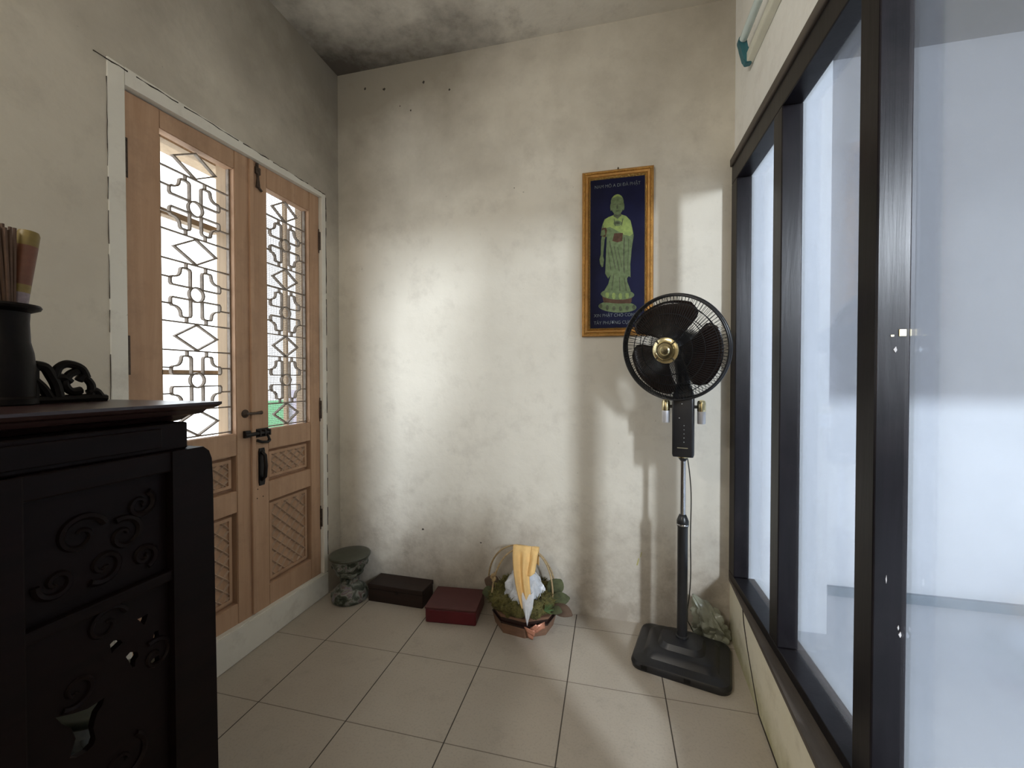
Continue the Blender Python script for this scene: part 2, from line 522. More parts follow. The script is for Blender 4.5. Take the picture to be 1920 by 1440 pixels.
def ribbon(bm, pts, th, to3, t0, t1, closed=False):
    """flat bar following a 2D polyline"""
    P = [Vector((p[0], p[1])) for p in pts]
    L = len(P)
    lft, rgt = [], []
    for i, p in enumerate(P):
        if closed:
            d0, d1 = p - P[i - 1], P[(i + 1) % L] - p
        else:
            d1 = (P[i + 1] - p) if i < L - 1 else (p - P[i - 1])
            d0 = (p - P[i - 1]) if i > 0 else d1
        d0 = d0.normalized()
        d1 = d1.normalized()
        n0 = Vector((-d0.y, d0.x))
        n1 = Vector((-d1.y, d1.x))
        nn = n0 + n1
        nn = nn.normalized() if nn.length > 1e-6 else n0
        k = th / 2 / max(0.5, nn.dot(n1))
        lft.append(p + nn * k)
        rgt.append(p - nn * k)
    V = [[bm.verts.new(to3(q.x, q.y, t)) for q in (a, b) for t in (t0, t1)] for a, b in zip(lft, rgt)]
    rng = range(L) if closed else range(L - 1)
    for i in rng:
        A, B = V[i], V[(i + 1) % L]
        for (p, q) in ((0, 1), (1, 3), (3, 2), (2, 0)):
            bm.faces.new((A[p], A[q], B[q], B[p]))
    if not closed:
        bm.faces.new((V[0][0], V[0][2], V[0][3], V[0][1]))
        bm.faces.new((V[-1][0], V[-1][1], V[-1][3], V[-1][2]))

def copy_tree(o, parent=None):
    c = o.copy()
    COL.objects.link(c)
    if parent:
        c.parent = parent
    for ch in list(o.children):
        copy_tree(ch, c)
    return c

XL, XR, YB, ZC = -1.415, 0.511, 1.928, 2.715
YREAR = -2.7

# ================================================================== THE SETTING
struct(link('floor', BX(XL - 0.12, XR, YREAR, YB + 0.02, -0.06, 0.0), M_FLOOR))
struct(link('ceiling', BX(XL - 0.12, XR + 0.08, YREAR, YB + 0.1, ZC, ZC + 0.1), M_CEIL))
struct(link('wall_back', BX(XL - 0.12, XR + 0.02, YB, YB + 0.10, 0.0, ZC), M_BACK))
# left wall around the door opening: y 0.93..1.825, z 0.12..2.04
bm = bmesh.new()
D0, D1, DZ0, DZ1 = 0.890, 1.825, 0.115, 2.040
box(bm, XL - 0.12, XL, YREAR, D0, 0, ZC)
box(bm, XL - 0.12, XL, D1, YB, 0, ZC)
box(bm, XL - 0.12, XL, D0, D1, DZ1, ZC)
struct(link('wall_left', bm, M_LEFT))
# masonry threshold under the door leaves
bm = bmesh.new()
for v_ in box(bm, XL - 0.12, XL + 0.006, D0, D1, 0.0, DZ0):
    if v_.co.z > 0.05:
        v_.co.z = 0.152 if v_.co.y < 1.3 else 0.112
bmesh.ops.bevel(bm, geom=list(bm.edges), offset=0.004, segments=2, affect='EDGES')
struct(link('trim_1', bm, M_CASING), 'white plastered masonry threshold under the door leaves')
# thin plaster-coated door lining with chipped edges: jambs and head
bm = bmesh.new()
box(bm, XL - 0.10, XL + 0.002, D0, 0.936, DZ0, DZ1, bev=0.003)
box(bm, XL - 0.10, XL + 0.002, 1.797, D1, DZ0, DZ1, bev=0.003)
vv = box(bm, XL - 0.10, XL + 0.002, 0.936, 1.797, 1.985, DZ1, bev=0.0)
for v in vv:                                       # the head sags a little toward the near side
    if v.co.z < 2.0:
        v.co.z = 1.987 if v.co.y < 1.3 else 2.020
struct(link('trim_2', bm, M_CASING), 'white plaster door lining around the double door')
# dark cracks between lining and wall
bm = bmesh.new()
random.seed(3)
def crack(p, q, n, jit, w):
    p, q = Vector(p), Vector(q)
    pts = []
    for i in range(n + 1):
        f = i / n
        pts.append(p.lerp(q, f) + Vector((0, random.uniform(-jit, jit), random.uniform(-jit, jit))))
    i = 0
    while i < n:
        L = random.randint(2, 6)
        seg = pts[i:i + L + 1]
        if len(seg) > 1:
            tube(bm, seg, [w * random.uniform(0.4, 1.3) for _ in seg], n=5)
        i += L + random.randint(0, 2)
crack((XL + 0.0015, 0.86, 2.030), (XL + 0.0015, 1.825, 2.043), 46, 0.0016, 0.0022)
crack((XL + 0.0015, 0.890, 1.98), (XL + 0.0015, 0.889, 0.7), 40, 0.0008, 0.0010)
crack((XL + 0.0015, 1.826, 2.03), (XL + 0.0015, 1.826, 0.2), 60, 0.0018, 0.0020)
struct(link('trim_3', bm, mat('crack_dark', (0.045, 0.035, 0.028), 0.95)), 'dark chipped crack line where the door lining meets the wall')

# right wall: plaster above the partition, solid wall nearer than the glazing
bm = bmesh.new()
box(bm, XR, XR + 0.09, 0.0, YB, 2.035, ZC)
box(bm, XR, XR + 0.09, YREAR, 0.0, 0.0, ZC)
struct(link('wall_right', bm, M_RIGHT))
# low plinth under the partition, drifting into the room toward the camera
def plx(y):
    return 0.505 - 0.058 * (YB - y)
bm = bmesh.new()
prism(bm, [(plx(YB), YB), (0.60, YB), (0.60, 0.0), (plx(0.0), 0.0)], lambda u, v, t: Vector((u, v, t)), 0.0, 0.238)
bmesh.ops.bevel(bm, geom=[e for e in bm.edges if all(abs(v.co.z - 0.238) < 1e-4 and v.co.x < 0.55 for v in e.verts)], offset=0.008, segments=3, affect='EDGES')
struct(link('baseboard_right', bm, M_PLINTH), 'low cream plinth under the glazed partition')
bm = bmesh.new()
tube(bm, [(plx(1.70) - 0.001, 1.70, 0.236), (plx(1.68) - 0.001, 1.68, 0.19), (plx(1.64) - 0.001, 1.63, 0.13), (plx(1.56) - 0.001, 1.55, 0.06), (plx(1.48) - 0.001, 1.48, 0.004),
          (plx(1.3) - 0.001, 1.3, 0.003), (plx(0.9) - 0.001, 0.9, 0.003)], 0.0022, n=6)
struct(link('trim_4', bm, mat('crack_dark', (0.045, 0.035, 0.028))), 'dark crack running down the cream plinth and along its foot')
struct(link('wall_rear', BX(XL - 0.12, XR + 0.09, YREAR - 0.1, YREAR, 0.0, ZC), M_LEFT))

# glazed partition
P = struct(bpy.data.objects.new('window_1', None))
P['label'] = 'dark wooden glazed partition filling the right side of the room'
P['category'] = 'window'
COL.objects.link(P)
FX0, FX1, GX = 0.500, 0.557, 0.550
bm = bmesh.new()
prism(bm, [(plx(YB) - 0.004, YB), (0.60, YB), (0.60, 0.0), (plx(0.0) - 0.004, 0.0)], lambda u, v, t: Vector((u, v, t)), 0.238, 0.254)
link('sill', bm, M_CASEWOOD, P)
bm = bmesh.new()
box(bm, FX0, FX1, 0.0, YB, 0.254, 0.285, bev=0.002)
link('bottom_rail', bm, M_PARTWOOD, P)
bm = bmesh.new()
box(bm, FX0, FX1, 0.0, YB, 1.930, 2.006, bev=0.003)
link('top_rail', bm, M_PARTWOOD, P)
bm = bmesh.new()
box(bm, FX0 - 0.008, FX1, 0.0, YB, 2.006, 2.038, bev=0.004)
link('top_casing', bm, M_CASEWOOD, P)
for y0, y1 in ((1.855, YB), (1.400, 1.466), (0.938, 1.002), (0.0, 0.07)):
    link('post', BX(FX0, FX1, y0, y1, 0.285, 1.930, bev=0.003), M_PARTWOOD, P)
link('blocker_rail', BX(FX0, FX1, 0.07, 0.50, 1.01, 1.07, bev=0.003), M_PARTWOOD, P)  # unseen rail, panel and stile added to block light low on the back wall
link('blocker_panel', BX(GX - 0.012, GX + 0.012, 0.07, 0.50, 0.285, 1.01), M_PARTWOOD, P)
link('door_stile', BX(FX0, FX1, 0.50, 0.525, 0.285, 1.07, bev=0.003), M_PARTWOOD, P)
for y0, y1, z0 in ((1.466, 1.855, 0.285), (1.002, 1.400, 0.285), (0.525, 0.938, 0.285), (0.07, 0.53, 1.07)):
    link('pane', BX(GX - 0.002, GX + 0.002, y0 - 0.004, y1 + 0.004, z0 - 0.004, 1.934), M_GLASS, P)
# worn latch keep and paint chips on the nearest wide post
bm = bmesh.new()
box(bm, 0.537, 0.5495, 0.9365, 0.939, 1.190, 1.204, bev=0.001)
box(bm, 0.524, 0.529, 0.9365, 0.939, 1.190, 1.193)
link('latch_plate', bm, M_GOLD, P)
for (x, z, w, h) in ((0.5315, 1.165, 0.006, 0.012), (0.5455, 0.615, 0.005, 0.012), (0.5425, 0.628, 0.003, 0.010), (0.522, 0.72, 0.002, 0.016)):
    bm = bmesh.new()
    prism(bm, [(x - w / 2, z), (x + w * 0.1, z - h / 2), (x + w / 2, z - h * 0.1), (x + w * 0.2, z + h / 2)], lambda u, v, t: Vector((u, t, v)), 0.9370, 0.9385)
    link('paint_chip', bm, mat('bare_paint', (0.62, 0.60, 0.60), 0.7), P)

# neighbouring room seen through the glass
struct(link('floor_neighbour', BX(0.60, 4.3, -2.1, 2.5, -0.06, 0.0), M_WHITE))
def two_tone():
    m = plaster('two_tone_wall', (0.56, 0.585, 0.615), (0.51, 0.535, 0.565), (0.47, 0.495, 0.525), bump=0.05)
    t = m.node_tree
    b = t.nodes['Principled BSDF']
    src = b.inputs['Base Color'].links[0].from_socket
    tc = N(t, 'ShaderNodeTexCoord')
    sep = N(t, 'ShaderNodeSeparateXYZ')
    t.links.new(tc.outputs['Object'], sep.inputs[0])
    g = ramp(t, math_n(t, 'MULTIPLY', sep.outputs[2], 0.5), [(0.47, 0.0), (0.52, 1.0)])  # base colour turns greyer above mid height, with a soft edge
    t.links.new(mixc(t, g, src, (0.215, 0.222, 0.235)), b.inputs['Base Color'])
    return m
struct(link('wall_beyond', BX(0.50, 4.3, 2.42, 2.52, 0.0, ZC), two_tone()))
struct(link('baseboard_beyond', BX(0.915, 4.3, 2.398, 2.42, 0.0, 0.045), mat('grey_skirting', (0.17, 0.21, 0.24), 0.5)))
struct(link('wall_column', BX(0.585, 0.915, 2.03, 2.42, 0.0, ZC), M_WHITE), 'white wall pier behind the first glass pane')
struct(link('wall_far_right', BX(4.3, 4.4, -2.1, 2.5, 0.0, ZC), M_DIM))
struct(link('ceiling_neighbour', BX(0.60, 4.4, -2.1, 2.5, ZC, ZC + 0.1), M_DIM))
bm = bmesh.new()
box(bm, 0.60, 2.2, -2.22, -2.10, 0, ZC)
box(bm, 2.76, 4.4, -2.22, -2.10, 0, ZC)
box(bm, 2.2, 2.76, -2.22, -2.10, 0, 0.75)
box(bm, 2.2, 2.76, -2.22, -2.10, 2.58, ZC)
box(bm, 2.2, 2.76, -2.22, -2.10, 1.50, 1.88)
struct(link('wall_far_rear', bm, M_DIM))

# outside, beyond the double door
struct(link('ground_outside', BX(-7.0, XL - 0.12, -1.0, 9.0, -0.3, -0.02), mat('outside_paving', (0.62, 0.62, 0.60), 0.9)))
struct(link('wall_outside', BX(-5.4, -5.2, 4.75, 8.5, -0.3, 3.6), M_FARWALL), 'grey neighbouring house wall outside the door')
tag(link('green_board', BX(-4.2, -4.14, 3.85, 4.60, -0.02, 0.82, bev=0.01), M_GREENPAINT), 'green board standing outside, seen low through the netted door leaf', 'board')
tag(link('mauve_panel', BX(-4.2, -4.1, 4.62, 4.95, -0.02, 0.95, bev=0.01), M_PURPLE), 'narrow mauve panel outside, right of the green board', 'panel')
tag(link('eave_board', BX(-2.05, -1.545, 0.6, 1.9, 2.17, 2.21), M_OUTERWOOD), 'wooden eave board above the outside of the left door leaf', 'board')

# ================================================================== DOUBLE DOOR
LX0, LX1 = -1.472, -1.432          # leaf back, front
def leaf(name, y0, y1, gy0, gy1, z0a, z1a, label, slant):
    """z0a/z1a bottom and top; slant = (dz at y1) of bottom, of top"""
    root = bpy.data.objects.new(name, None)
    COL.objects.link(root)
    root['kind'] = 'structure'
    root['label'] = label
    root['category'] = 'door'
    gz0, gz1 = 0.890, 1.915 + slant[1] * 0.5
    zs = [z0a, 0.205, 0.585, 0.665, 0.800, gz0, gz1, z1a]
    bm = bmesh.new()
    b = 0.003
    # stiles
    for ya, yb in ((y0, gy0), (gy1, y1)):
        vv = box(bm, LX0, LX1, ya, yb, z0a, z1a, bev=0)
        for v in vv:
            f = (v.co.y - y0) / (y1 - y0)
            v.co.z += (slant[0] if v.co.z < 1 else slant[1]) * f
    # rails
    for za, zb in ((z0a, 0.215), (0.578, 0.663), (0.803, gz0), (gz1, z1a)):
        vv = box(bm, LX0 + 0.001, LX1 - 0.0015, gy0 - 0.001, gy1 + 0.001, za, zb, bev=0)
        for v in vv:
            f = (v.co.y - y0) / (y1 - y0)
            if v.co.z < 0.2:
                v.co.z += slant[0] * f
            if v.co.z > 1.95:
                v.co.z += slant[1] * f
    es = [e for e in bm.edges if e.is_boundary is False]
    bmesh.ops.bevel(bm, geom=es, offset=0.0025, segments=2, affect='EDGES')
    link('frame', bm, M_DOOR, root)
    # recessed panels with raised field and lattice carving
    for za, zb, big in ((0.215, 0.578, True), (0.663, 0.803, False)):
        bm = bmesh.new()
        box(bm, LX0 + 0.004, LX0 + 0.012, gy0, gy1, za, zb)
        # bevelled raised border
        m0, m1 = 0.008, 0.026
        for k in range(4):
            pass
        o_ = [(gy0 + m0, za + m0), (gy1 - m0, za + m0), (gy1 - m0, zb - m0), (gy0 + m0, zb - m0)]
        i_ = [(gy0 + m1, za + m1), (gy1 - m1, za + m1), (gy1 - m1, zb - m1), (gy0 + m1, zb - m1)]
        xo, xh, xi = LX0 + 0.012, LX0 + 0.027, LX0 + 0.021
        A = [bm.verts.new((xo, u, v)) for u, v in o_]
        B = [bm.verts.new((xh, u + (0.006 if u < (gy0 + gy1) / 2 else -0.006), v + (0.006 if v < (za + zb) / 2 else -0.006))) for u, v in o_]
        Cc = [bm.verts.new((xh, u, v)) for u, v in i_]
        D = [bm.verts.new((xi, u, v)) for u, v in i_]
        for S, T in ((A, B), (B, Cc), (Cc, D)):
            for k in range(4):
                j = (k + 1) % 4
                bm.faces.new((S[k], S[j], T[j], T[k]))
        bm.faces.new(D)
        pan = link('panel', bm, M_DOOR, root)
        # diamond lattice ridges clipped to the field
        bm = bmesh.new()
        a0, a1, b0, b1 = gy0 + m1, gy1 - m1, za + m1, zb - m1
        st = 0.052 if big else 0.036
        slope = 0.92 if big else 0.8
        for sgn in (1, -1):
            c = -3.0
            while c < 3.0:
                # line v = b0 + sgn*slope*(u-a0) + c, clip to rectangle
                pts = []
                def V_(u): return b0 + sgn * slope * (u - a0) + c
                def U_(v): return a0 + (v - b0 - c) / (sgn * slope)
                for u in (a0, a1):
                    if b0 - 1e-9 <= V_(u) <= b1 + 1e-9:
                        pts.append((u, V_(u)))
                for v in (b0, b1):
                    if a0 + 1e-9 < U_(v) < a1 - 1e-9:
                        pts.append((U_(v), v))
                if len(pts) >= 2:
                    p, q = Vector(pts[0]), Vector(pts[1])
                    if (p - q).length > 0.012:
                        d = (q - p).normalized()
                        n = Vector((-d.y, d.x)) * 0.0055
                        vs_ = [bm.verts.new((xi - 0.001, w.x, w.y)) for w in (p - n, p + n, q + n, q - n)]
                        r0, r1 = bm.verts.new((xi + 0.007, p.x, p.y)), bm.verts.new((xi + 0.007, q.x, q.y))
                        bm.faces.new((vs_[0], vs_[3], r1, r0))
                        bm.faces.new((vs_[1], r0, r1, vs_[2]))
                        bm.faces.new((vs_[0], r0, vs_[1]))
                        bm.faces.new((vs_[3], vs_[2], r1))
                c += st
        # small pyramids between the ridges
        link('lattice_carving', bm, M_DOORCARVE, pan)
    # iron grille of flat bars
    g = bmesh.new()
    gx0, gx1 = LX0 + 0.006, LX0 + 0.019
    to3 = lambda u, v, t: Vector((t, u, v))
    cy = (gy0 + gy1) / 2 + 0.002
    W = gy1 - gy0
    th = 0.0050
    hw = W * 0.335
    top, bot = gz1, gz0
    per = 0.3085
    dz = [1.873 - per * k for k in range(4)]
    for z in dz:
        hd, hv = W * 0.285, 0.046
        ribbon(g, [(cy - hd, z), (cy, z + hv), (cy + hd, z), (cy, z - hv)], th, to3, gx0, gx1, closed=True)
        for zz in (z + 0.049, z - 0.049):
            if bot < zz < top - 0.01:
                ribbon(g, [(gy0, zz), (gy1, zz)], th, to3, gx0 + 0.003, gx1 - 0.002)
    def arc(cx_, cz_, r, a0, a1, n=6):
        return [(cx_ + r * math.cos(a0 + (a1 - a0) * i / n), cz_ + r * math.sin(a0 + (a1 - a0) * i / n)) for i in range(n + 1)]
    for k in range(3):
        z = (dz[k] + dz[k + 1]) / 2
        rc = 0.0265
        ribbon(g, arc(cy, z, rc, 0, 2 * PI * 23 / 24, 23), th, to3, gx0, gx1, closed=True)
        qh = 0.086                       # quadrant height from centre
        gap = 0.0215
        for sx in (1, -1):
            for sz in (1, -1):
                f = lambda u, v: (cy + sx * u, z + sz * v)
                pts = [f(gap, gap)]
                pts += [f(gap, qh - 0.008), f(gap + 0.003, qh - 0.002), f(gap + 0.010, qh)]
                pts += [f(0.052, qh), f(0.056, qh - 0.004), f(0.057, qh - 0.012)]
                pts += [f(0.057 + 0.024 * (1 - math.cos(a)), qh - 0.012 - 0.024 * math.sin(a)) for a in (0.4, 0.8, 1.2, 1.55)]
                pts += [f(hw - 0.006, qh - 0.036), f(hw - 0.001, qh - 0.040), f(hw, qh - 0.047)]
                pts += [f(hw, gap + 0.006), f(hw - 0.004, gap)]
                ribbon(g, pts, th, to3, gx0, gx1, closed=True)
                # stems to the horizontal bars and to the stiles
                ribbon(g, [f(0.036, qh), f(0.036, 0.106)], th, to3, gx0, gx1)
                ribbon(g, [(cy + sx * hw, z + sz * 0.045), ((gy1 if sx > 0 else gy0), z + sz * 0.045)], th, to3, gx0 + 0.003, gx1 - 0.002)
    for u in (gy0 + 0.004, gy1 - 0.004):
        ribbon(g, [(u, bot), (u, top)], 0.004, to3, gx0, gx1)
    link('grille', g, M_IRON, root)
    return root

doorL = leaf('door_1', 0.938, 1.386, 1.046, 1.318, 0.150, 1.982, 'tan wooden door leaf nearest the dark cabinet, its grille open to bright daylight', (-0.022, 0.022))
doorR = leaf('door_2', 1.389, 1.797, 1.474, 1.728, 0.128, 2.004, 'tan wooden door leaf next to the corner, with netting behind its grille', (-0.016, 0.018))
# cover strip on the meeting stile
link('astragal', BX(LX1 - 0.002, LX1 + 0.010, 1.381, 1.400, 0.135, 2.000, bev=0.003), M_DOOR, doorR)
# netting behind the right grille
bm = bmesh.new()
nx = LX0 - 0.002
for i in range(36):
    u = 1.470 + 0.262 * i / 35
    box(bm, nx - 0.0005, nx + 0.0005, u - 0.0007, u + 0.0007, 0.885, 1.93)
for i in range(130):
    v = 0.888 + 1.038 * i / 129
    box(bm, nx - 0.0005, nx + 0.0005, 1.470, 1.732, v - 0.0007, v + 0.0007)
link('netting', bm, M_NET, doorR)
# ironmongery on the right leaf: pull handle, slide bolt, hook, top bolt, screw holes
bm = bmesh.new()
prism(bm, [(1.422, 0.815), (1.446, 0.815), (1.449, 0.80), (1.449, 0.672), (1.446, 0.658), (1.422, 0.658), (1.419, 0.672), (1.419, 0.80)], lambda u, v, t: Vector((t, u, v)), LX1, LX1 + 0.005)
tube(bm, [(LX1 + 0.003, 1.434, 0.80), (LX1 + 0.020, 1.434, 0.785), (LX1 + 0.024, 1.434, 0.74), (LX1 + 0.020, 1.434, 0.695), (LX1 + 0.003, 1.434, 0.68)], 0.0075, n=10)
hd = autosmooth(link('pull_handle', bm, M_BLACKIRON, doorR))
bm = bmesh.new()
box(bm, LX1, LX1 + 0.004, 1.405, 1.470, 0.862, 0.898, bev=0.001)
tube(bm, [(LX1 + 0.012, 1.345, 0.880), (LX1 + 0.012, 1.465, 0.880)], 0.008, n=12)
for yy in (1.412, 1.438, 1.462):
    box(bm, LX1, LX1 + 0.022, yy - 0.004, yy + 0.004, 0.867, 0.893, bev=0.002)
tube(bm, [(LX1 + 0.012, 1.450, 0.880), (LX1 + 0.022, 1.450, 0.862), (LX1 + 0.026, 1.452, 0.848)], 0.005, n=8)
tube(bm, [(LX1 + 0.003, 1.41, 0.850), (LX1 + 0.014, 1.425, 0.842), (LX1 + 0.014, 1.455, 0.838), (LX1 + 0.010, 1.468, 0.846)], 0.006, n=8)
lathe(bm, [(0.003, 0), (0.008, 0.001), (0.008, 0.005), (0.003, 0.006)], n=12, m=Matrix.Translation((LX1 + 0.008, 1.466, 0.845)) @ Matrix.Rotation(R(90), 4, 'Y'))
autosmooth(link('slide_bolt', bm, M_BLACKIRON, doorR))
bm = bmesh.new()
box(bm, LX1, LX1 + 0.014, 1.346, 1.372, 0.868, 0.897, bev=0.002)
link('bolt_keeper', bm, M_BLACKIRON, doorL)
bm = bmesh.new()
lathe(bm, [(0.002, -0.002), (0.017, -0.002), (0.017, 0.002), (0.010, 0.006), (0.006, 0.016), (0.002, 0.017)], n=18, m=Matrix.Translation((LX1, 1.357, 0.966)) @ Matrix.Rotation(R(90), 4, 'Y'))
tube(bm, [(LX1 + 0.012, 1.357, 0.966), (LX1 + 0.014, 1.395, 0.965), (LX1 + 0.013, 1.425, 0.966)], [0.005, 0.005, 0.008], n=8)
autosmooth(link('turn_latch', bm, M_RUST, doorL))
bm = bmesh.new()
tube(bm, [(LX1 + 0.004, 1.422, 2.00), (LX1 + 0.006, 1.424, 1.94), (LX1 + 0.006, 1.424, 1.90)], [0.006, 0.005, 0.009], n=8)
box(bm, LX1, LX1 + 0.010, 1.412, 1.436, 1.955, 1.985, bev=0.003)
tube(bm, [(LX1 + 0.006, 1.424, 1.905), (LX1 + 0.010, 1.440, 1.89)], 0.005, n=6)
autosmooth(link('top_bolt', bm, M_RUST, doorR))
for (y, z) in ((1.415, 0.645), (1.412, 0.607), (1.442, 0.608)):
    link('screw_hole', LT([(0.0005, -0.001), (0.0024, -0.001), (0.0024, 0.0008), (0.0005, 0.0008)], n=10, m=Matrix.Translation((LX1, y, z)) @ Matrix.Rotation(R(90), 4, 'Y')), mat('hole_dark', (0.01, 0.008, 0.006), 0.9), doorR)
# butt hinges: rusty knuckles in the gaps
for d, yy, zz in ((doorL, 0.940, (1.78, 1.18)), (doorR, 1.796, (1.80, 0.95, 0.40))):
    for z in zz:
        bm = bmesh.new()
        tube(bm, [(LX1 + 0.004, yy, z - 0.045), (LX1 + 0.004, yy, z + 0.045)], 0.0065, n=10)
        box(bm, LX1 - 0.001, LX1 + 0.002, yy - 0.004, yy + 0.012, z - 0.06, z + 0.06)
        link('hinge', bm, M_RUST, d)
# outer wooden frame with bars outside the left leaf, and reveal strips
bm = bmesh.new()
box(bm, -1.56, -1.535, 1.108, 1.122, 0.60, 2.00)
box(bm, -1.522, -1.475, 1.319, 1.345, 0.60, 2.00)
box(bm, -1.57, -1.535, 1.0, 1.345, 1.690, 1.712)
box(bm, -1.57, -1.535, 1.0, 1.345, 1.122, 1.140)
box(bm, -1.57, -1.535, 0.95, 1.345, 1.955, 2.00)
link('outer_frame', bm, M_OUTERWOOD, doorL)
bm = bmesh.new()
box(bm, -1.575, -1.555, 1.712, 1.724, 0.60, 2.00)
box(bm, -1.515, -1.48, 1.730, 1.76, 0.60, 2.00)
link('outer_frame', bm, M_OUTERWOOD, doorR)

# ================================================================== DARK ALTAR CABINET (left foreground)
cab = thing('altar_cabinet', 'dark rosewood altar cabinet with carved panels standing against the left wall', 'cabinet')
CX = -0.80
Y0c, Y1c = -0.62, 0.676
bm = bmesh.new()
# moulded top: profile extruded round front and end
prof = [(0.000, 1.061), (0.0, 1.056), (-0.006, 1.050), (-0.018, 1.046), (-0.024, 1.038), (-0.040, 1.034), (-0.048, 1.026), (-0.060, 1.022)]
rings = []
for d, z in prof:
    xf, yf = CX + d, 0.702 + d
    rings.append([bm.verts.new(c) for c in ((XL + 0.004, Y0c - 0.03 - d, z), (xf, Y0c - 0.03 - d, z), (xf, yf, z), (XL + 0.004, yf, z))])
for A, B in zip(rings, rings[1:]):
    for k in range(4):
        j = (k + 1) % 4
        bm.faces.new((A[k], A[j], B[j], B[k]))
bm.faces.new(rings[0])
bm.faces.new(list(reversed(rings[-1])))
link('top', bm, M_CABTOP, cab)
bm = bmesh.new()
box(bm, XL + 0.004, CX - 0.014, Y0c + 0.03, 0.640, 0.972, 1.024, bev=0.003)
box(bm, CX - 0.016, CX - 0.010, 0.30, 0.590, 0.980, 1.016, bev=0.002)
link('frieze', bm, M_CABINET, cab)
# body: front frame of stiles and rails, shoulder rounded at the end
def FR(u, v, t): return Vector((t, u, v))
bm = bmesh.new()
sh = [(0.600, 0.0), (0.688, 0.0), (0.680, 0.90), (0.678, 0.945), (0.672, 0.962), (0.660, 0.972), (0.600, 0.972)]
prism(bm, sh, FR, CX - 0.045, CX)
for ya, yb in ((0.330, 0.400), (-0.10, -0.03), (Y0c, Y0c + 0.08)):
    box(bm, CX - 0.04, CX - 0.002, ya, yb, 0.0, 0.972, bev=0.003)
for za, zb in ((0.934, 0.972), (0.728, 0.748), (0.0, 0.10)):
    box(bm, CX - 0.04, CX - 0.003, Y0c + 0.02, 0.602, za, zb, bev=0.003)
link('front_frame', bm, M_CABINET, cab)
# end frame: two legs with rails; lower half open
bm = bmesh.new()
box(bm, XL + 0.004, XL + 0.06, 0.62, 0.672, 0.0, 0.972, bev=0.003)
box(bm, XL + 0.05, CX - 0.03, 0.63, 0.665, 0.72, 0.972, bev=0.003)
link('end_frame', bm, M_CABINET, cab)
bm = bmesh.new()
box(bm, XL + 0.004, CX - 0.01, Y0c, Y0c + 0.04, 0.0, 0.972)
link('near_end_panel', bm, M_CABINET, cab)
# shelf inside halfway and carcass panels
link('inner_shelf', BX(XL + 0.01, CX - 0.03, Y0c + 0.03, 0.63, 0.735, 0.748), M_CABINET, cab)
link('inner_divider', BX(XL + 0.01, CX - 0.04, 0.275, 0.295, 0.0, 0.74), M_CABINET, cab)
# upper carved relief panels
for ya, yb in ((-0.03, 0.330), (-0.54, -0.10), (0.400, 0.602)):
    up = link('upper_panel', BX(CX - 0.026, CX - 0.018, ya - 0.002, yb + 0.002, 0.745, 0.936), M_CABINET, cab)
def scroll(bm, c, r, turns, a0, x, th, sgn=1):
    pts = []
    n = int(26 * turns)
    for i in range(n + 1):
        f = i / n
        a = a0 + sgn * f * turns * 2 * PI
        rr = r * (1 - 0.85 * f)
        pts.append((x, c[0] + rr * math.cos(a), c[1] + rr * math.sin(a)))
    tube(bm, pts, [th * (1 - 0.4 * i / n) for i in range(n + 1)], n=6)
for cy_, cz_, r_, a_, s_ in ((0.47, 0.86, 0.034, 0.3, 1), (0.53, 0.84, 0.030, 2.0, -1), (0.50, 0.80, 0.028, 4.0, 1), (0.555, 0.885, 0.024, 1.0, -1), (0.44, 0.80, 0.024, 3.0, 1), (0.56, 0.79, 0.022, 5.0, 1),
                             (0.05, 0.85, 0.04, 0.5, 1), (0.15, 0.84, 0.045, 2.5, -1), (0.25, 0.85, 0.04, 4.2, 1)):
    bm = bmesh.new()
    scroll(bm, (cy_, cz_), r_, 1.3, a_, CX - 0.017, 0.006, s_)
    autosmooth(link('relief_scroll', bm, M_CABINET, up))
# lower openwork panel: plate with cut-through holes
def poly_panel(bm, outer, holes, x0, x1):
    edges = []
    loops = []
    for loop in [outer] + holes:
        vs_ = [bm.verts.new((x1, u, v)) for u, v in loop]
        loops.append(vs_)
        for i in range(len(vs_)):
            edges.append(bm.edges.new((vs_[i], vs_[(i + 1) % len(vs_)])))
    r = bmesh.ops.triangle_fill(bm, use_beauty=True, use_dissolve=False, edges=edges)
    fs = [f for f in r['geom'] if isinstance(f, bmesh.types.BMFace)]
    ex = bmesh.ops.extrude_face_region(bm, geom=fs)
    for v in [g for g in ex['geom'] if isinstance(g, bmesh.types.BMVert)]:
        v.co.x = x0
def F(px, py):
    """point of the cabinet's front plane (y, z) from two construction numbers"""
    a = math.atan((px - 960) / 769.3) - R(13.457)
    y = (CX - 0.02) / math.tan(a)
    fw = y * math.cos(R(13.457)) - (CX - 0.02) * math.sin(R(13.457))
    return (y, 1.1106 + (708.6 - py) / 769.3 * fw)
H = [[(194, 1212), (201, 1205), (213, 1203), (218, 1208), (210, 1216), (203, 1222), (197, 1230)],
     [(224, 1236), (232, 1227), (246, 1226), (248, 1234), (242, 1243), (241, 1254), (236, 1257), (231, 1247)],
     [(247, 1164), (256, 1160), (267, 1153), (264, 1166), (259, 1175), (254, 1170)],
     [(279, 1188), (286, 1185), (288, 1197), (286, 1208), (279, 1209), (276, 1201)],
     [(269, 1248), (275, 1240), (287, 1232), (288, 1245), (281, 1252)],
     [(88, 1352), (120, 1345), (150, 1335), (182, 1314), (178, 1328), (168, 1342), (163, 1358), (160, 1372), (164, 1392), (160, 1404), (148, 1416), (128, 1428), (114, 1430), (120, 1412), (126, 1392), (118, 1372), (100, 1364)]]
holes = [[F(*p) for p in h] for h in H]
bm = bmesh.new()
o_y0 = 0.402
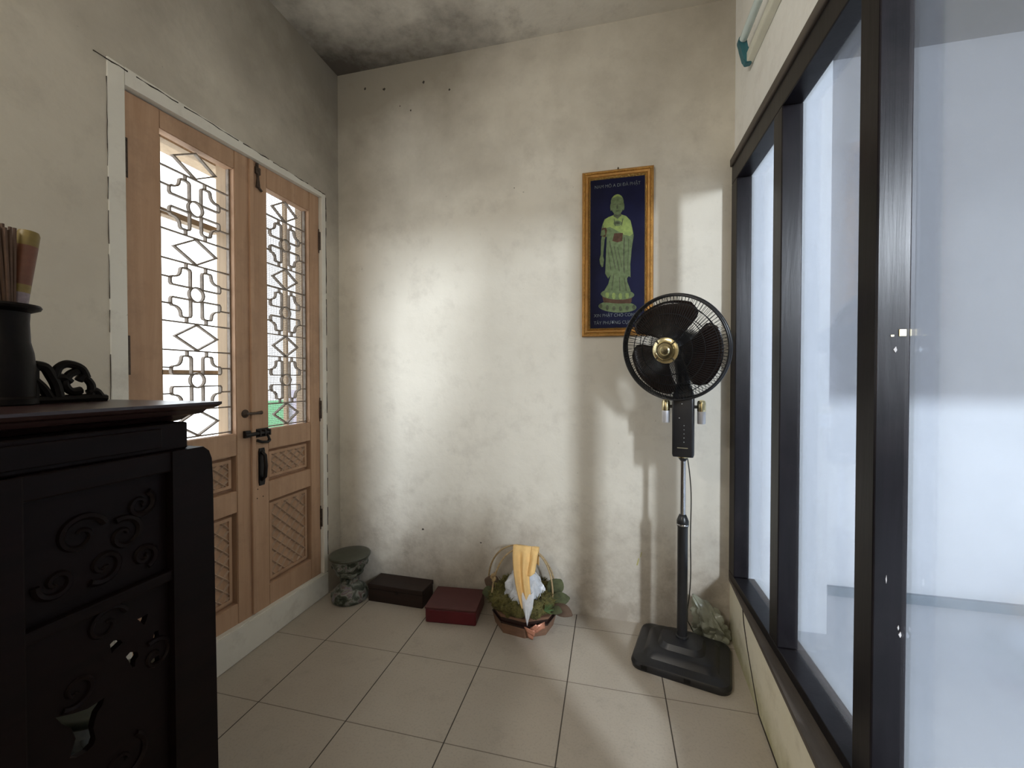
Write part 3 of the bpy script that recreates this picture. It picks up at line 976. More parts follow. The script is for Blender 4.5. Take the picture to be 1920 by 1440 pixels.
poly_panel(bm, [(o_y0, 0.09), (0.605, 0.09), (0.605, 0.735), (o_y0, 0.735)], holes, CX - 0.026, CX - 0.014)
lp = link('openwork_panel', bm, M_CABINET, cab)
for cy_, cz_, r_, a_, s_ in ((0.50, 0.70, 0.03, 0.3, 1), (0.575, 0.60, 0.03, 2.0, -1), (0.46, 0.62, 0.026, 4.0, 1), (0.52, 0.45, 0.04, 1.0, -1), (0.57, 0.34, 0.03, 3.0, 1)):
    bm = bmesh.new()
    scroll(bm, (cy_, cz_), r_, 1.2, a_, CX - 0.013, 0.005, s_)
    autosmooth(link('carved_scroll', bm, M_CABINET, lp))
link('lower_panel', BX(CX - 0.026, CX - 0.016, Y0c + 0.05, 0.335, 0.09, 0.735), M_CABINET, cab)

# ---- things on the cabinet
VX, VY, VZ = -1.06, 0.500, 1.061
v = thing('incense_vase', 'dark turned incense vase with flared rim on the cabinet top', 'vase', (VX, VY, VZ))
autosmooth(link('body', LT([(0.040, 0.0), (0.046, 0.002), (0.046, 0.012), (0.042, 0.016), (0.043, 0.07), (0.041, 0.095), (0.037, 0.115), (0.036, 0.150), (0.037, 0.168)], n=36), M_DARKCARVE, v))
autosmooth(link('rim', LT([(0.036, 0.168), (0.050, 0.174), (0.052, 0.178), (0.050, 0.182), (0.034, 0.181)], n=36), M_DARKCARVE, v))
for i, (dx, dy, tl, m_, lab, w_, h_) in enumerate(((0.006, 0.0225, 6, None, 'yellow and red paper incense packet standing in the dark vase', 0.021, 0.150), (0.010, 0.001, -4, M_ASH, 'brown incense bundle in the vase, beside the yellow packet', 0.020, 0.145))):
    root = thing('incense_packet' if i == 0 else 'incense_bundle', lab, 'incense', (VX + dx, VY + dy, VZ + 0.176))
    root.rotation_euler = (R(-tl), 0, 0)
    if i == 0:
        my = mat('yellow_paper', (0.20, 0.14, 0.035), 0.5, var=0.2, scale=40)
        mr = mat('red_paper', (0.15, 0.055, 0.03), 0.5, var=0.3, scale=30)
        ms = mat('mauve_paper', (0.22, 0.17, 0.19), 0.5, var=0.3, scale=60)
        autosmooth(link('wrapper', LT([(0.011, 0.0), (0.0115, 0.03)], n=24), ms, root))
        autosmooth(link('wrapper_band', LT([(0.0115, 0.03), (0.012, 0.045)], n=24, cap=False), my, root))
        autosmooth(link('wrapper_print', LT([(0.012, 0.045), (0.0145, 0.118)], n=24, cap=False), mr, root))
        autosmooth(link('wrapper_top', LT([(0.0145, 0.118), (0.015, 0.140), (0.013, 0.146)], n=24), my, root))
    else:
        bm = bmesh.new()
        random.seed(5)
        for k in range(26):
            a = k * 2.4
            rr = 0.018 * math.sqrt(k / 26)
            hh = h_ * random.uniform(0.93, 1.0)
            tube(bm, [(rr * math.cos(a) * 0.7, rr * math.sin(a) * 0.7, 0.0), (rr * math.cos(a) * 1.35, rr * math.sin(a) * 1.35, hh)], 0.0026, n=5)
        link('sticks', bm, m_, root)
# carved openwork scroll piece beside the vase
bm = bmesh.new()
sx = -1.075
def tb(pts, r):
    # smooth curve through points
    P_ = [Vector((sx, a, b)) for a, b in pts]
    out = []
    for i in range(len(P_) - 1):
        p0, p1, p2, p3 = P_[max(i - 1, 0)], P_[i], P_[i + 1], P_[min(i + 2, len(P_) - 1)]
        for k in range(6):
            t_ = k / 6
            out.append(0.5 * ((2 * p1) + (p2 - p0) * t_ + (2 * p0 - 5 * p1 + 4 * p2 - p3) * t_ ** 2 + (-p0 + 3 * p1 - 3 * p2 + p3) * t_ ** 3))
    out.append(P_[-1])
    tube(bm, out, r, n=8)
ym, zb_ = 0.558, 1.061
tb([(ym - 0.01, zb_ + 0.006), (ym + 0.05, zb_ + 0.006), (ym + 0.085, zb_ + 0.007), (ym + 0.100, zb_ + 0.006), (ym + 0.108, zb_ + 0.004)], 0.0096)
tb([(ym + 0.100, zb_ + 0.008), (ym + 0.090, zb_ + 0.022), (ym + 0.078, zb_ + 0.018)], 0.0079)
tb([(ym + 0.082, zb_ + 0.012), (ym + 0.083, zb_ + 0.035), (ym + 0.070, zb_ + 0.052), (ym + 0.062, zb_ + 0.044)], 0.0074)
tb([(ym + 0.075, zb_ + 0.050), (ym + 0.066, zb_ + 0.070), (ym + 0.045, zb_ + 0.078), (ym + 0.030, zb_ + 0.070), (ym + 0.024, zb_ + 0.052)], 0.0079)
tb([(ym + 0.060, zb_ + 0.064), (ym + 0.046, zb_ + 0.055), (ym + 0.040, zb_ + 0.036), (ym + 0.050, zb_ + 0.022), (ym + 0.066, zb_ + 0.024)], 0.0079)
tb([(ym - 0.004, zb_ + 0.074), (ym + 0.010, zb_ + 0.070), (ym + 0.018, zb_ + 0.055), (ym + 0.026, zb_ + 0.035), (ym + 0.030, zb_ + 0.012)], 0.0092)
tb([(ym - 0.006, zb_ + 0.045), (ym + 0.006, zb_ + 0.030), (ym + 0.016, zb_ + 0.010)], 0.0083)
tb([(ym + 0.020, zb_ + 0.048), (ym + 0.036, zb_ + 0.050), (ym + 0.048, zb_ + 0.040)], 0.0083)
tb([(ym - 0.006, zb_ + 0.0), (ym - 0.006, zb_ + 0.076)], 0.0077)
tag(autosmooth(link('carved_ornament', bm, M_DARKCARVE)), 'small black openwork scroll carving on the cabinet top beside the vase', 'ornament')

# ================================================================== CERAMIC STOOLS
M_CERWHITE = mat('white_blue_glaze', (0.80, 0.85, 0.86), 0.25, var=0.3, scale=22, col2=(0.35, 0.42, 0.50))
def stool(x, y, s, label, glaze=None):
    root = thing('ceramic_stool', label, 'stool', (x, y, 0), 0.4)
    autosmooth(link('top', LT([(0.004, 0.228), (0.088, 0.228), (0.097, 0.226), (0.100, 0.221), (0.098, 0.215), (0.092, 0.212)], n=48), M_CERTOP, root), 60)
    bm = bmesh.new()
    lathe(bm, [(0.070, 0.0), (0.084, 0.002), (0.089, 0.012), (0.086, 0.030), (0.078, 0.052), (0.064, 0.066), (0.046, 0.078), (0.038, 0.092), (0.038, 0.112), (0.046, 0.124),
               (0.063, 0.130), (0.066, 0.136), (0.063, 0.141), (0.070, 0.152), (0.081, 0.172), (0.089, 0.195), (0.092, 0.212)], n=48)
    # moulded relief: rows of lobes round bowl, waist and foot
    for (n_, rr, zz, rad, ph) in ((9, 0.081, 0.184, 0.015, 0), (6, 0.040, 0.102, 0.015, 0.3), (8, 0.083, 0.030, 0.016, 0.2)):
        for k in range(n_):
            a = 2 * PI * k / n_ + ph
            r = bmesh.ops.create_uvsphere(bm, u_segments=10, v_segments=7, radius=rad)
            for v_ in r['verts']:
                c = v_.co
                v_.co = Vector((c.x * 0.55 + rr, c.y, c.z * 1.05))
                v_.co = Matrix.Rotation(a, 3, 'Z') @ v_.co
                v_.co.z += zz
    autosmooth(link('body', bm, glaze or M_CERAMIC, root), 60)
    root.scale = (s, s, s)
    return root
stool(-1.272, 1.808, 1.0, 'small green glazed ceramic stool in the corner beside the door')
stool(-1.280, 0.803, 1.28, 'white glazed ceramic stool in the dark, seen through the cabinet openwork', M_CERWHITE)

# ================================================================== BOXES ON THE FLOOR
b1 = thing('wooden_box', 'low dark brown wooden box against the back wall next to the stool', 'box', (-1.010, 1.862, 0), R(-1))
link('body', BX(-0.158, 0.138, -0.058, 0.058, 0.0, 0.062, bev=0.003), M_BOXWOOD, b1)
link('lid', BX(-0.160, 0.140, -0.060, 0.060, 0.064, 0.086, bev=0.003), M_BOXWOOD, b1)
bm = bmesh.new()
lathe(bm, [(0.001, 0), (0.006, 0.001), (0.006, 0.004), (0.001, 0.005)], n=14, m=Matrix.Translation((0.0, -0.058, 0.056)) @ Matrix.Rotation(R(90), 4, 'X'))
link('clasp', bm, M_BLACKIRON, b1)
b2 = thing('lacquer_box', 'dark red lacquer box on the floor between wooden box and basket', 'box', (-0.705, 1.808, 0), R(5))
bm = BX(-0.118, 0.118, -0.092, 0.092, 0.0, 0.062, bev=0.007, seg=3)
link('body', bm, M_RED, b2)
link('lid', BX(-0.120, 0.120, -0.094, 0.094, 0.063, 0.073, bev=0.003), M_REDTOP, b2)

# ================================================================== BASKET
BXc, BYc = -0.375, 1.802
bk = thing('gift_basket', 'octagonal wooden gift basket with moss rim and thin rattan handles', 'basket', (BXc, BYc, 0))
bk.scale = (1.24, 1.0, 1.0)
bm = bmesh.new()
lathe(bm, [(0.106, 0.0), (0.116, 0.046)], n=8, cap=True, m=Matrix.Rotation(R(10), 4, 'Z'))
link('tub', bm, M_TUBWOOD, bk)
bm = bmesh.new()
lathe(bm, [(0.1165, 0.0), (0.1185, 0.008)], n=8, m=Matrix.Translation((0, 0, 0.047)) @ Matrix.Rotation(R(10), 4, 'Z'))
lathe(bm, [(0.112, 0.008), (0.116, 0.030)], n=8, m=Matrix.Translation((0, 0, 0.047)) @ Matrix.Rotation(R(10), 4, 'Z'))
link('dark_band', bm, M_BAND, bk)
bm = bmesh.new()
lathe(bm, [(0.119, 0.0), (0.123, 0.013), (0.100, 0.014)], n=8, m=Matrix.Translation((0, 0, 0.076)) @ Matrix.Rotation(R(10), 4, 'Z'))
link('rim', bm, M_TUBWOOD, bk)
# moss: lumpy ring
bm = bmesh.new()
nu, nv = 90, 22
grid = []
for i in range(nu):
    a = 2 * PI * i / nu
    row = []
    for j in range(nv):
        b_ = 2 * PI * j / nv
        k = 1 + 0.55 * noise.noise(Vector((math.cos(a) * 5, math.sin(a) * 5, math.sin(b_) * 2.0))) + 0.35 * noise.noise(Vector((math.cos(a) * 17, math.sin(a) * 17, b_ * 3)))
        tr = 0.030 * k
        r = 0.090 + tr * math.cos(b_) * 1.05
        row.append(bm.verts.new((r * math.cos(a) * 1.06, r * math.sin(a), 0.126 + tr * math.sin(b_) * 1.1 + 0.012 * math.sin(a))))
    grid.append(row)
for i in range(nu):
    for j in range(nv):
        bm.faces.new((grid[i][j], grid[(i + 1) % nu][j], grid[(i + 1) % nu][(j + 1) % nv], grid[i][(j + 1) % nv]))
# tufts
random.seed(21)
for k in range(420):
    a = random.uniform(0, 2 * PI)
    b_ = random.uniform(-0.35, 2.6)
    r = 0.090 + 0.032 * math.cos(b_)
    p = Vector((r * math.cos(a) * 1.06, r * math.sin(a), 0.128 + 0.034 * math.sin(b_) + 0.012 * math.sin(a)))
    d = Vector((math.cos(a) * math.cos(b_), math.sin(a) * math.cos(b_), math.sin(b_))) + Vector((random.uniform(-.8, .8), random.uniform(-.8, .8), random.uniform(-.6, .6)))
    tube(bm, [p, p + d.normalized() * random.uniform(0.008, 0.020)], [0.0016, 0.0005], n=4)
link('moss', bm, M_MOSS, bk, smooth=True)
# inner fill under the bag
bm = bmesh.new()
lathe(bm, [(0.09, 0.09), (0.07, 0.115), (0.005, 0.12)], n=20)
link('inner_lining', bm, M_MOSS, bk)
# leaves on the right and the left rear
def leaf_mesh(bm, p, d, up, L, w):
    p, d, up = Vector(p), Vector(d).normalized(), Vector(up).normalized()
    s = d.cross(up).normalized()
    rows = []
    n = 7
    for i in range(n + 1):
        f = i / n
        wd = w * math.sin(PI * min(0.98, f * 0.92 + 0.06)) ** 0.8
        c = p + d * L * f + up * (0.25 * L * math.sin(f * 2.4))
        rows.append([bm.verts.new(c - s * wd + up * wd * 0.35), bm.verts.new(c), bm.verts.new(c + s * wd + up * wd * 0.35)])
    for A, B in zip(rows, rows[1:]):
        for k in range(2):
            bm.faces.new((A[k], A[k + 1], B[k + 1], B[k]))
def solid(o, th):
    m_ = o.modifiers.new('thickness', 'SOLIDIFY')
    m_.thickness = th
    return o
LV = [((0.095, -0.020, 0.125), (1, 0.1, 0.30), 0.075, 0.028, M_LEAF), ((0.095, 0.00, 0.145), (0.55, 0.3, 0.9), 0.075, 0.030, M_LEAF), ((0.105, -0.045, 0.120), (1, -0.3, -0.25), 0.080, 0.026, M_LEAFBROWN),
      ((0.100, -0.060, 0.115), (0.8, -0.5, 0.15), 0.055, 0.018, M_LEAF), ((-0.10, 0.030, 0.145), (-1, 0.1, 0.25), 0.060, 0.030, M_LEAFBROWN), ((-0.105, -0.01, 0.130), (-1, -0.2, -0.1), 0.050, 0.026, M_LEAF)]
for p, d, L, w, m_ in LV:
    bm = bmesh.new()
    leaf_mesh(bm, p, d, (0.1, -0.75, 0.6), L, w)
    solid(link('leaf', bm, m_, bk, smooth=True), 0.0008)
# fine sprig at the right
bm = bmesh.new()
for k in range(26):
    a = random.uniform(-0.6, 0.6)
    p = Vector((0.085, -0.085, 0.12))
    tube(bm, [p, p + Vector((0.035 * random.uniform(0.1, 1), -0.015 * random.random(), 0.045 * random.uniform(-0.2, 1)))], [0.0016, 0.0006], n=4)
link('green_sprig', bm, mat('fresh_sprig', (0.11, 0.20, 0.075), 0.7, var=0.3), bk)
# handles
def hoop(xl, yl, xr, yr, zt, zl, lean, r):
    pts = []
    for i in range(41):
        f = i / 40
        a = PI * (1 - f)
        x = (xl + xr) / 2 + (xr - xl) / 2 * math.cos(a)
        s = math.sin(a) ** 0.75 if 0 < f < 1 else 0
        y = yl + (yr - yl) * f + (lean - (yl + yr) / 2) * s
        pts.append((x, y, zl + (zt - zl) * s))
    bm = bmesh.new()
    tube(bm, pts, r, n=8)
    return link('handle', bm, M_RATTAN, bk, smooth=True)
hoop(-0.150, 0.06, 0.112, 0.03, 0.340, 0.10, 0.035, 0.0034)
hoop(-0.112, -0.055, 0.108, -0.030, 0.335, 0.11, 0.020, 0.0032)
bm = bmesh.new()
for k in range(5):
    r = bmesh.ops.create_icosphere(bm, subdivisions=2, radius=0.010)
    for v_ in r['verts']:
        v_.co = Vector((v_.co.x * 0.6, v_.co.y * 0.5, v_.co.z)) + Vector((-0.106 + 0.006 * math.sin(k * 2), -0.048, 0.205 + 0.007 * k))
link('handle_tie', bm, M_RATTAN, bk, smooth=True)
# copper ribbon knot at the front right of the band
bm = bmesh.new()
for (pts) in ([(0.020, -0.121, 0.062), (0.060, -0.128, 0.050), (0.055, -0.124, 0.026), (0.030, -0.123, 0.040)], [(0.048, -0.128, 0.066), (0.088, -0.098, 0.078), (0.090, -0.096, 0.052), (0.060, -0.124, 0.040)],
              [(0.040, -0.126, 0.060), (0.062, -0.127, 0.080), (0.074, -0.120, 0.066), (0.058, -0.126, 0.045)], [(0.030, -0.121, 0.040), (0.056, -0.124, 0.046), (0.050, -0.117, 0.006), (0.034, -0.117, 0.012)]):
    a = [bm.verts.new(p) for p in pts]
    bm.faces.new(a)
bmesh.ops.subdivide_edges(bm, edges=bm.edges, cuts=3, use_grid_fill=True)
for v_ in bm.verts:
    v_.co.y += 0.006 * noise.noise(v_.co * 60)
solid(link('ribbon_knot', bm, M_RIBBON, bk, smooth=True), 0.0015)

# white plastic bag crumpled in the basket
def rough_blob(name, pts_fn, nu, nv, m_, seed, amp, scale, smooth=False):
    bm = bmesh.new()
    rows = []
    for i in range(nv + 1):
        row = []
        for j in range(nu):
            p = pts_fn(j / nu, i / nv)
            d = Vector((noise.noise(p * scale + Vector((seed, 0, 0))), noise.noise(p * scale + Vector((0, seed, 5))), noise.noise(p * scale + Vector((9, 0, seed)))))
            row.append(bm.verts.new(p + d * amp))
        rows.append(row)
    for A, B in zip(rows, rows[1:]):
        for j in range(nu):
            k = (j + 1) % nu
            bm.faces.new((A[j], A[k], B[k], B[j]))
    return bm
def bagp(u, v):
    a = 2 * PI * u
    # from lower rim upward: wide shoulder, then gathered
    R_ = [0.055, 0.074, 0.078, 0.070, 0.052, 0.030, 0.004]
    Z_ = [0.125, 0.130, 0.150, 0.185, 0.215, 0.235, 0.240]
    f = v * (len(R_) - 1)
    i = min(int(f), len(R_) - 2)
    t_ = f - i
    r = R_[i] * (1 - t_) + R_[i + 1] * t_
    z = Z_[i] * (1 - t_) + Z_[i + 1] * t_
    star = 1.12 + 0.12 * math.sin(3 * a + 1.0) * (1 - v) + 0.07 * math.sin(7 * a + 4 * v) + 0.05 * math.sin(11 * a)
    z += 0.020 * math.cos(a - 0.5) * (1 - v)
    return Vector((r * star * math.cos(a), r * star * math.sin(a), z))
bm = rough_blob('b', bagp, 64, 30, M_PBAG, 3.3, 0.016, 28)
# pointed corner hanging over the front of the moss
tip = [((0.010, -0.070, 0.185), (0.062, -0.062, 0.180)), ((0.016, -0.105, 0.165), (0.066, -0.098, 0.160)), ((0.024, -0.126, 0.140), (0.066, -0.122, 0.138)), ((0.036, -0.138, 0.112), (0.058, -0.137, 0.112)), ((0.046, -0.143, 0.090), (0.049, -0.143, 0.090))]
rows = []
for a, b_ in tip:
    a, b_ = Vector(a), Vector(b_)
    rows.append([bm.verts.new(a.lerp(b_, k / 4) + Vector((0.003 * (k % 2), -0.012 * math.sin(PI * k / 4) - 0.009 * (k % 2), 0.006 * ((k + 1) % 2)))) for k in range(5)])
for A, B in zip(rows, rows[1:]):
    for k in range(4):
        bm.faces.new((A[k], A[k + 1], B[k + 1], B[k]))
o = link('plastic_bag', bm, M_PBAG, None, loc=(BXc - 0.004, BYc, 0.0))
solid(o, 0.0006)
tag(o, 'crumpled white plastic bag lying inside the mossy gift basket', 'bag')

# yellow cloth folded over the handles
bm = bmesh.new()
def cloth_pt(u, v):
    # u across (0..1), v from the back hem over the handle to the front hem
    w = 0.118
    x = -0.055 + w * u
    fold = 0.010 * math.sin(u * 2 * PI * 2.5 + 0.4)
    Lf = 0.185 - 0.055 * u if u > 0.72 else 0.262
    Lb = 0.080
    s = -Lb + (Lb + Lf) * v
    R0 = 0.012
    if s < 0:
        y, z = 0.030, 0.337 + s * 0.98
        y += fold
    elif s < R0 * PI:
        a = s / R0
        y = 0.018 + R0 * math.cos(a)
        z = 0.337 + R0 * 0.8 * math.sin(a)
        y += fold * (1 - 2 * a / PI) * 0.5
    else:
        q = s - R0 * PI
        y = 0.006 - 0.60 * q + 0.20 * q * q
        z = 0.337 - q * 0.88
        y -= fold * min(1, q / 0.03)
        k = q / 0.21
        if u < 0.72:
            x += 0.042 * k * k - 0.030 * (u - 0.36) * k * 1.6
        else:
            x -= 0.016 * k
    return Vector((x, y, z))
nu, nv = 44, 46
rows = [[bm.verts.new(cloth_pt(j / nu, i / nv)) for j in range(nu + 1)] for i in range(nv + 1)]
for i in range(nv):
    for j in range(nu):
        if i > nv * 0.62 and j == int(nu * 0.72):
            continue
        bm.faces.new((rows[i][j], rows[i][j + 1], rows[i + 1][j + 1], rows[i + 1][j]))
o = solid(link('folded_cloth', bm, M_CLOTH, None, smooth=True, loc=(BXc + 0.002, BYc, 0.0)), 0.003)
tag(o, 'pale yellow cloth hanging in folds over the basket handles', 'cloth')

# ================================================================== FRAMED PICTURE
PX0, PX1, PZ0, PZ1 = -0.127, 0.184, 1.300, 2.046
pc = thing('framed_picture', 'tall gilt-framed picture of a green standing statue on dark blue, on back wall', 'picture', ((PX0 + PX1) / 2, YB, PZ0))
pw, ph = PX1 - PX0, PZ1 - PZ0
def frame_band(bm, pr):
    """pr: list of (inset, height) profile points, mitred around the rectangle (local coords, wall at y=0, room is -y)"""
    rs = []
    for d, h in pr:
        rs.append([bm.verts.new((x, -h, z)) for x, z in ((-pw / 2 + d, d), (pw / 2 - d, d), (pw / 2 - d, ph - d), (-pw / 2 + d, ph - d))])
    for A, B in zip(rs, rs[1:]):
        for k in range(4):
            j = (k + 1) % 4
            bm.faces.new((A[k], A[j], B[j], B[k]))
bm = bmesh.new()
frame_band(bm, [(0.0, 0.0), (0.0, 0.016), (0.003, 0.019), (0.008, 0.019)])
frame_band(bm, [(0.013, 0.019), (0.018, 0.023), (0.025, 0.021), (0.028, 0.017)])
fr = autosmooth(link('frame', bm, M_FRAME, pc), 30)
bm = bmesh.new()
frame_band(bm, [(0.008, 0.019), (0.0095, 0.022), (0.0115, 0.022), (0.013, 0.019)])
frame_band(bm, [(0.028, 0.017), (0.030, 0.020), (0.034, 0.016), (0.038, 0.010)])
autosmooth(link('gold_beading', bm, M_FRAMEGOLD, fr), 30)
bm = bmesh.new()
tube(bm, [(0.003, -0.001, ph + 0.006), (0.003, -0.012, ph + 0.009)], 0.0028, n=8)
link('hanging_nail', bm, M_RUST, pc)
# the print: flat shapes in one mesh
pm = [mat('print_navy', (0.006, 0.007, 0.030), 0.45, spec=0.12, var=0.5, scale=4), mat('print_green', (0.15, 0.19, 0.095), 0.45, spec=0.12, var=0.35, scale=60, col2=(0.085, 0.115, 0.052)),
      mat('print_light', (0.27, 0.34, 0.10), 0.45, spec=0.12, var=0.3, scale=50, col2=(0.16, 0.21, 0.075)), mat('print_brown', (0.075, 0.040, 0.025), 0.45, spec=0.12, var=0.3, scale=60),
      mat('print_text', (0.20, 0.23, 0.25), 0.45, spec=0.12, var=0.5, scale=60, col2=(0.09, 0.10, 0.12)), mat('print_dark', (0.075, 0.085, 0.05), 0.45, spec=0.12, var=0.4, scale=60)]
bm = bmesh.new()
iw, ih, ib = pw - 2 * 0.037, ph - 2 * 0.037, 0.037
def Q(x, y):
    """print coordinates from a 442 x 1175 layout"""
    u = (x - 108) / 442.0
    top = 165 - 45 * u
    bot = 1342 - 30 * u
    v_ = (y - top) / (bot - top)
    return (-iw / 2 + iw * u, ib + ih * (1 - v_))
layer = [0.0112]
def poly(pts, mi, raw=False):
    layer[0] += 0.00006
    vs_ = []
    for p in pts:
        a, b_ = p if raw else Q(*p)
        vs_.append(bm.verts.new((a, -layer[0], b_)))
    f = bm.faces.new(vs_)
    f.material_index = mi
def ell(cx, cy, rx, ry, n=28):
    return [(cx + rx * math.cos(2 * PI * i / n), cy + ry * math.sin(2 * PI * i / n)) for i in range(n)]
poly([(-iw / 2 - 0.002, ib - 0.002), (iw / 2 + 0.002, ib - 0.002), (iw / 2 + 0.002, ib + ih + 0.002), (-iw / 2 - 0.002, ib + ih + 0.002)], 0, raw=True)
# lotus pedestal
poly(ell(332, 1160, 155, 46), 1)
poly([(205, 1070), (455, 1070), (440, 1130), (220, 1130)], 3)
poly(ell(332, 1112, 118, 22), 3)
poly(ell(332, 1062, 137, 42), 1)
for k in range(9):
    poly(ell(222 + 27 * k, 1062 + 14 * math.sin(PI * k / 8), 15, 26, 12), 2 if k % 2 else 1)
for k in range(11):
    poly(ell(196 + 27 * k, 1160 + 14 * math.sin(PI * k / 10), 13, 20, 10), 1 if k % 2 else 5)
# lower robe
poly([(285, 880), (405, 880), (412, 960), (440, 1030), (420, 1050), (240, 1050), (225, 1035), (258, 980)], 1)
# hanging arm and hand (left)
poly([(205, 590), (238, 590), (225, 640), (214, 760), (222, 790), (214, 845), (204, 850), (190, 825), (184, 790), (195, 750), (197, 640)], 1)
# robe body
poly([(258, 452), (300, 436), (360, 430), (400, 442), (436, 478), (452, 540), (462, 595), (446, 700), (436, 820), (438, 925), (424, 915), (404, 940), (382, 905), (330, 925), (296, 880), (256, 940), (232, 900), (238, 740), (244, 610), (192, 600), (205, 520), (225, 470)], 1)
# bright upper shawl
poly([(258, 452), (300, 436), (330, 470), (360, 430), (400, 442), (436, 478), (456, 580), (430, 600), (385, 590), (330, 560), (270, 530), (222, 545), (212, 510), (228, 472)], 2)
poly([(192, 600), (205, 540), (238, 535), (246, 560), (232, 612)], 3)
poly([(192, 600), (200, 560), (226, 548), (232, 590), (215, 600)], 1)
# right sleeve drop
poly([(385, 600), (458, 600), (446, 700), (436, 820), (438, 920), (424, 912), (404, 935), (380, 880), (376, 700)], 1)
poly([(384, 610), (392, 610), (388, 760), (392, 900), (380, 880), (377, 700)], 5)
# fold lines
for pts in ([(262, 640), (270, 640), (320, 860), (312, 864)], [(300, 680), (306, 678), (352, 880), (345, 884)], [(250, 700), (256, 700), (282, 870), (276, 874)], [(330, 690), (335, 688), (372, 850), (366, 852)],
            [(300, 900), (306, 900), (290, 1030), (282, 1030)], [(345, 925), (351, 925), (356, 1035), (348, 1035)], [(385, 930), (391, 930), (408, 1030), (400, 1032)], [(420, 620), (425, 620), (418, 860), (412, 860)]):
    poly(pts, 5)
# bowl / dark patch and chest mark
poly([(305, 580), (375, 576), (370, 640), (330, 652), (290, 640)], 3)
poly(ell(332, 500, 34, 22, 16), 1)
poly(ell(332, 498, 20, 12, 12), 5)
poly([(300, 470), (306, 466), (316, 520), (310, 524)], 5)
poly([(372, 462), (378, 464), (366, 520), (360, 518)], 5)
# head: neck, face, hair, ears, features
poly([(302, 415), (358, 412), (362, 440), (332, 462), (298, 446)], 5)
poly(ell(328, 362, 50, 72), 1)
poly([(277, 352), (277, 325), (284, 302), (298, 286), (314, 276), (330, 272), (346, 275), (362, 285), (374, 302), (380, 322), (380, 348), (364, 332), (330, 322), (294, 335)], 1)
poly([(286, 305), (298, 287), (314, 277), (330, 273), (346, 276), (362, 286), (370, 300), (330, 288)], 2)
poly(ell(278, 375, 7, 30, 12), 1)
poly(ell(379, 370, 7, 30, 12), 1)
poly([(296, 352), (318, 348), (318, 354), (297, 358)], 5)
poly([(338, 347), (360, 349), (359, 355), (338, 353)], 5)
poly([(325, 352), (332, 352), (337, 388), (320, 388)], 5)
poly([(314, 404), (330, 400), (344, 403), (330, 411)], 5)
# lettering
def text_into(txt, cx, cz, width, height, mi):
    c = bpy.data.curves.new('lettering', 'FONT')
    c.body = txt
    c.align_x = 'CENTER'
    c.size = 1.0
    ob = bpy.data.objects.new('lettering', c)
    COL.objects.link(ob)
    bpy.context.view_layer.update()
    me = bpy.data.meshes.new_from_object(ob.evaluated_get(bpy.context.evaluated_depsgraph_get()))
    xs = [v_.co.x for v_ in me.vertices]
    w0 = max(xs) - min(xs)
    layer[0] += 0.0001
    vmap = [bm.verts.new((cx + (v_.co.x - (max(xs) + min(xs)) / 2) / w0 * width, -layer[0], cz + v_.co.y * height / 0.73)) for v_ in me.vertices]
    for p in me.polygons:
        try:
            f = bm.faces.new([vmap[i] for i in p.vertices])
            f.material_index = mi
        except ValueError:
            pass
    bpy.data.objects.remove(ob)
    bpy.data.curves.remove(c)
    bpy.data.meshes.remove(me)
text_into('NAM MÔ A DI ĐÀ PHẬT', 0.0, ib + ih - 0.040, iw * 0.84, 0.0150, 4)
text_into('XIN PHẬT CHO CON VỀ', 0.0, ib + 0.050, iw * 0.86, 0.0150, 4)
text_into('TÂY PHƯƠNG CỰC LẠC', 0.0, ib + 0.017, iw * 0.86, 0.0150, 4)
# keep every flat facing the room
me = bpy.data.meshes.new('print')
for f in bm.faces:
    f.normal_update()
    if f.normal.y > 0:
        f.normal_flip()
bm.to_mesh(me)
bm.free()
for m_ in pm:
    me.materials.append(m_)
pr_ = bpy.data.objects.new('print', me)
COL.objects.link(pr_)
pr_.parent = pc
link('backing', BX(-pw / 2 + 0.004, pw / 2 - 0.004, -0.0105, -0.0005, 0.004, ph - 0.004), M_BOXWOOD, pc)

# ================================================================== STANDING FAN
FXc, FYc = 0.280, 1.722
fan = thing('standing_fan', 'black standing fan with gold hub badge in front of the back wall', 'fan', (FXc, FYc, 0))
# base: rounded slab with raised stepped mound
bm = bmesh.new()
def rrect(hx, hy, r, n=6):
    out = []
    for cx, cy, a0 in ((hx - r, hy - r, 0), (-hx + r, hy - r, 90), (-hx + r, -hy + r, 180), (hx - r, -hy + r, 270)):
        for k in range(n + 1):
            a = R(a0 + 90 * k / n)
            out.append((cx + r * math.cos(a), cy + r * math.sin(a)))
    return out
steps = [(0.172, 0.146, 0.040, 0.0), (0.175, 0.148, 0.042, 0.014), (0.168, 0.142, 0.042, 0.026), (0.150, 0.128, 0.042, 0.032), (0.134, 0.112, 0.040, 0.036), (0.122, 0.101, 0.040, 0.052), (0.112, 0.092, 0.040, 0.058),
         (0.086, 0.072, 0.040, 0.062), (0.074, 0.060, 0.038, 0.080), (0.046, 0.044, 0.036, 0.086), (0.030, 0.030, 0.028, 0.088)]
rs = [[bm.verts.new((x, y, z)) for x, y in rrect(hx, hy, r)] for hx, hy, r, z in steps]
for A, B in zip(rs, rs[1:]):
    L = len(A)
    for k in range(L):
        j = (k + 1) % L
        bm.faces.new((A[k], A[j], B[j], B[k]))
bm.faces.new(list(reversed(rs[0])))
bm.faces.new(rs[-1])
bs = autosmooth(link('base', bm, M_BASEP, fan), 35)
bs.rotation_euler = (0, 0, R(-14))
M_SLOTB = mat('slot_black', (0.003, 0.003, 0.003), 0.8)
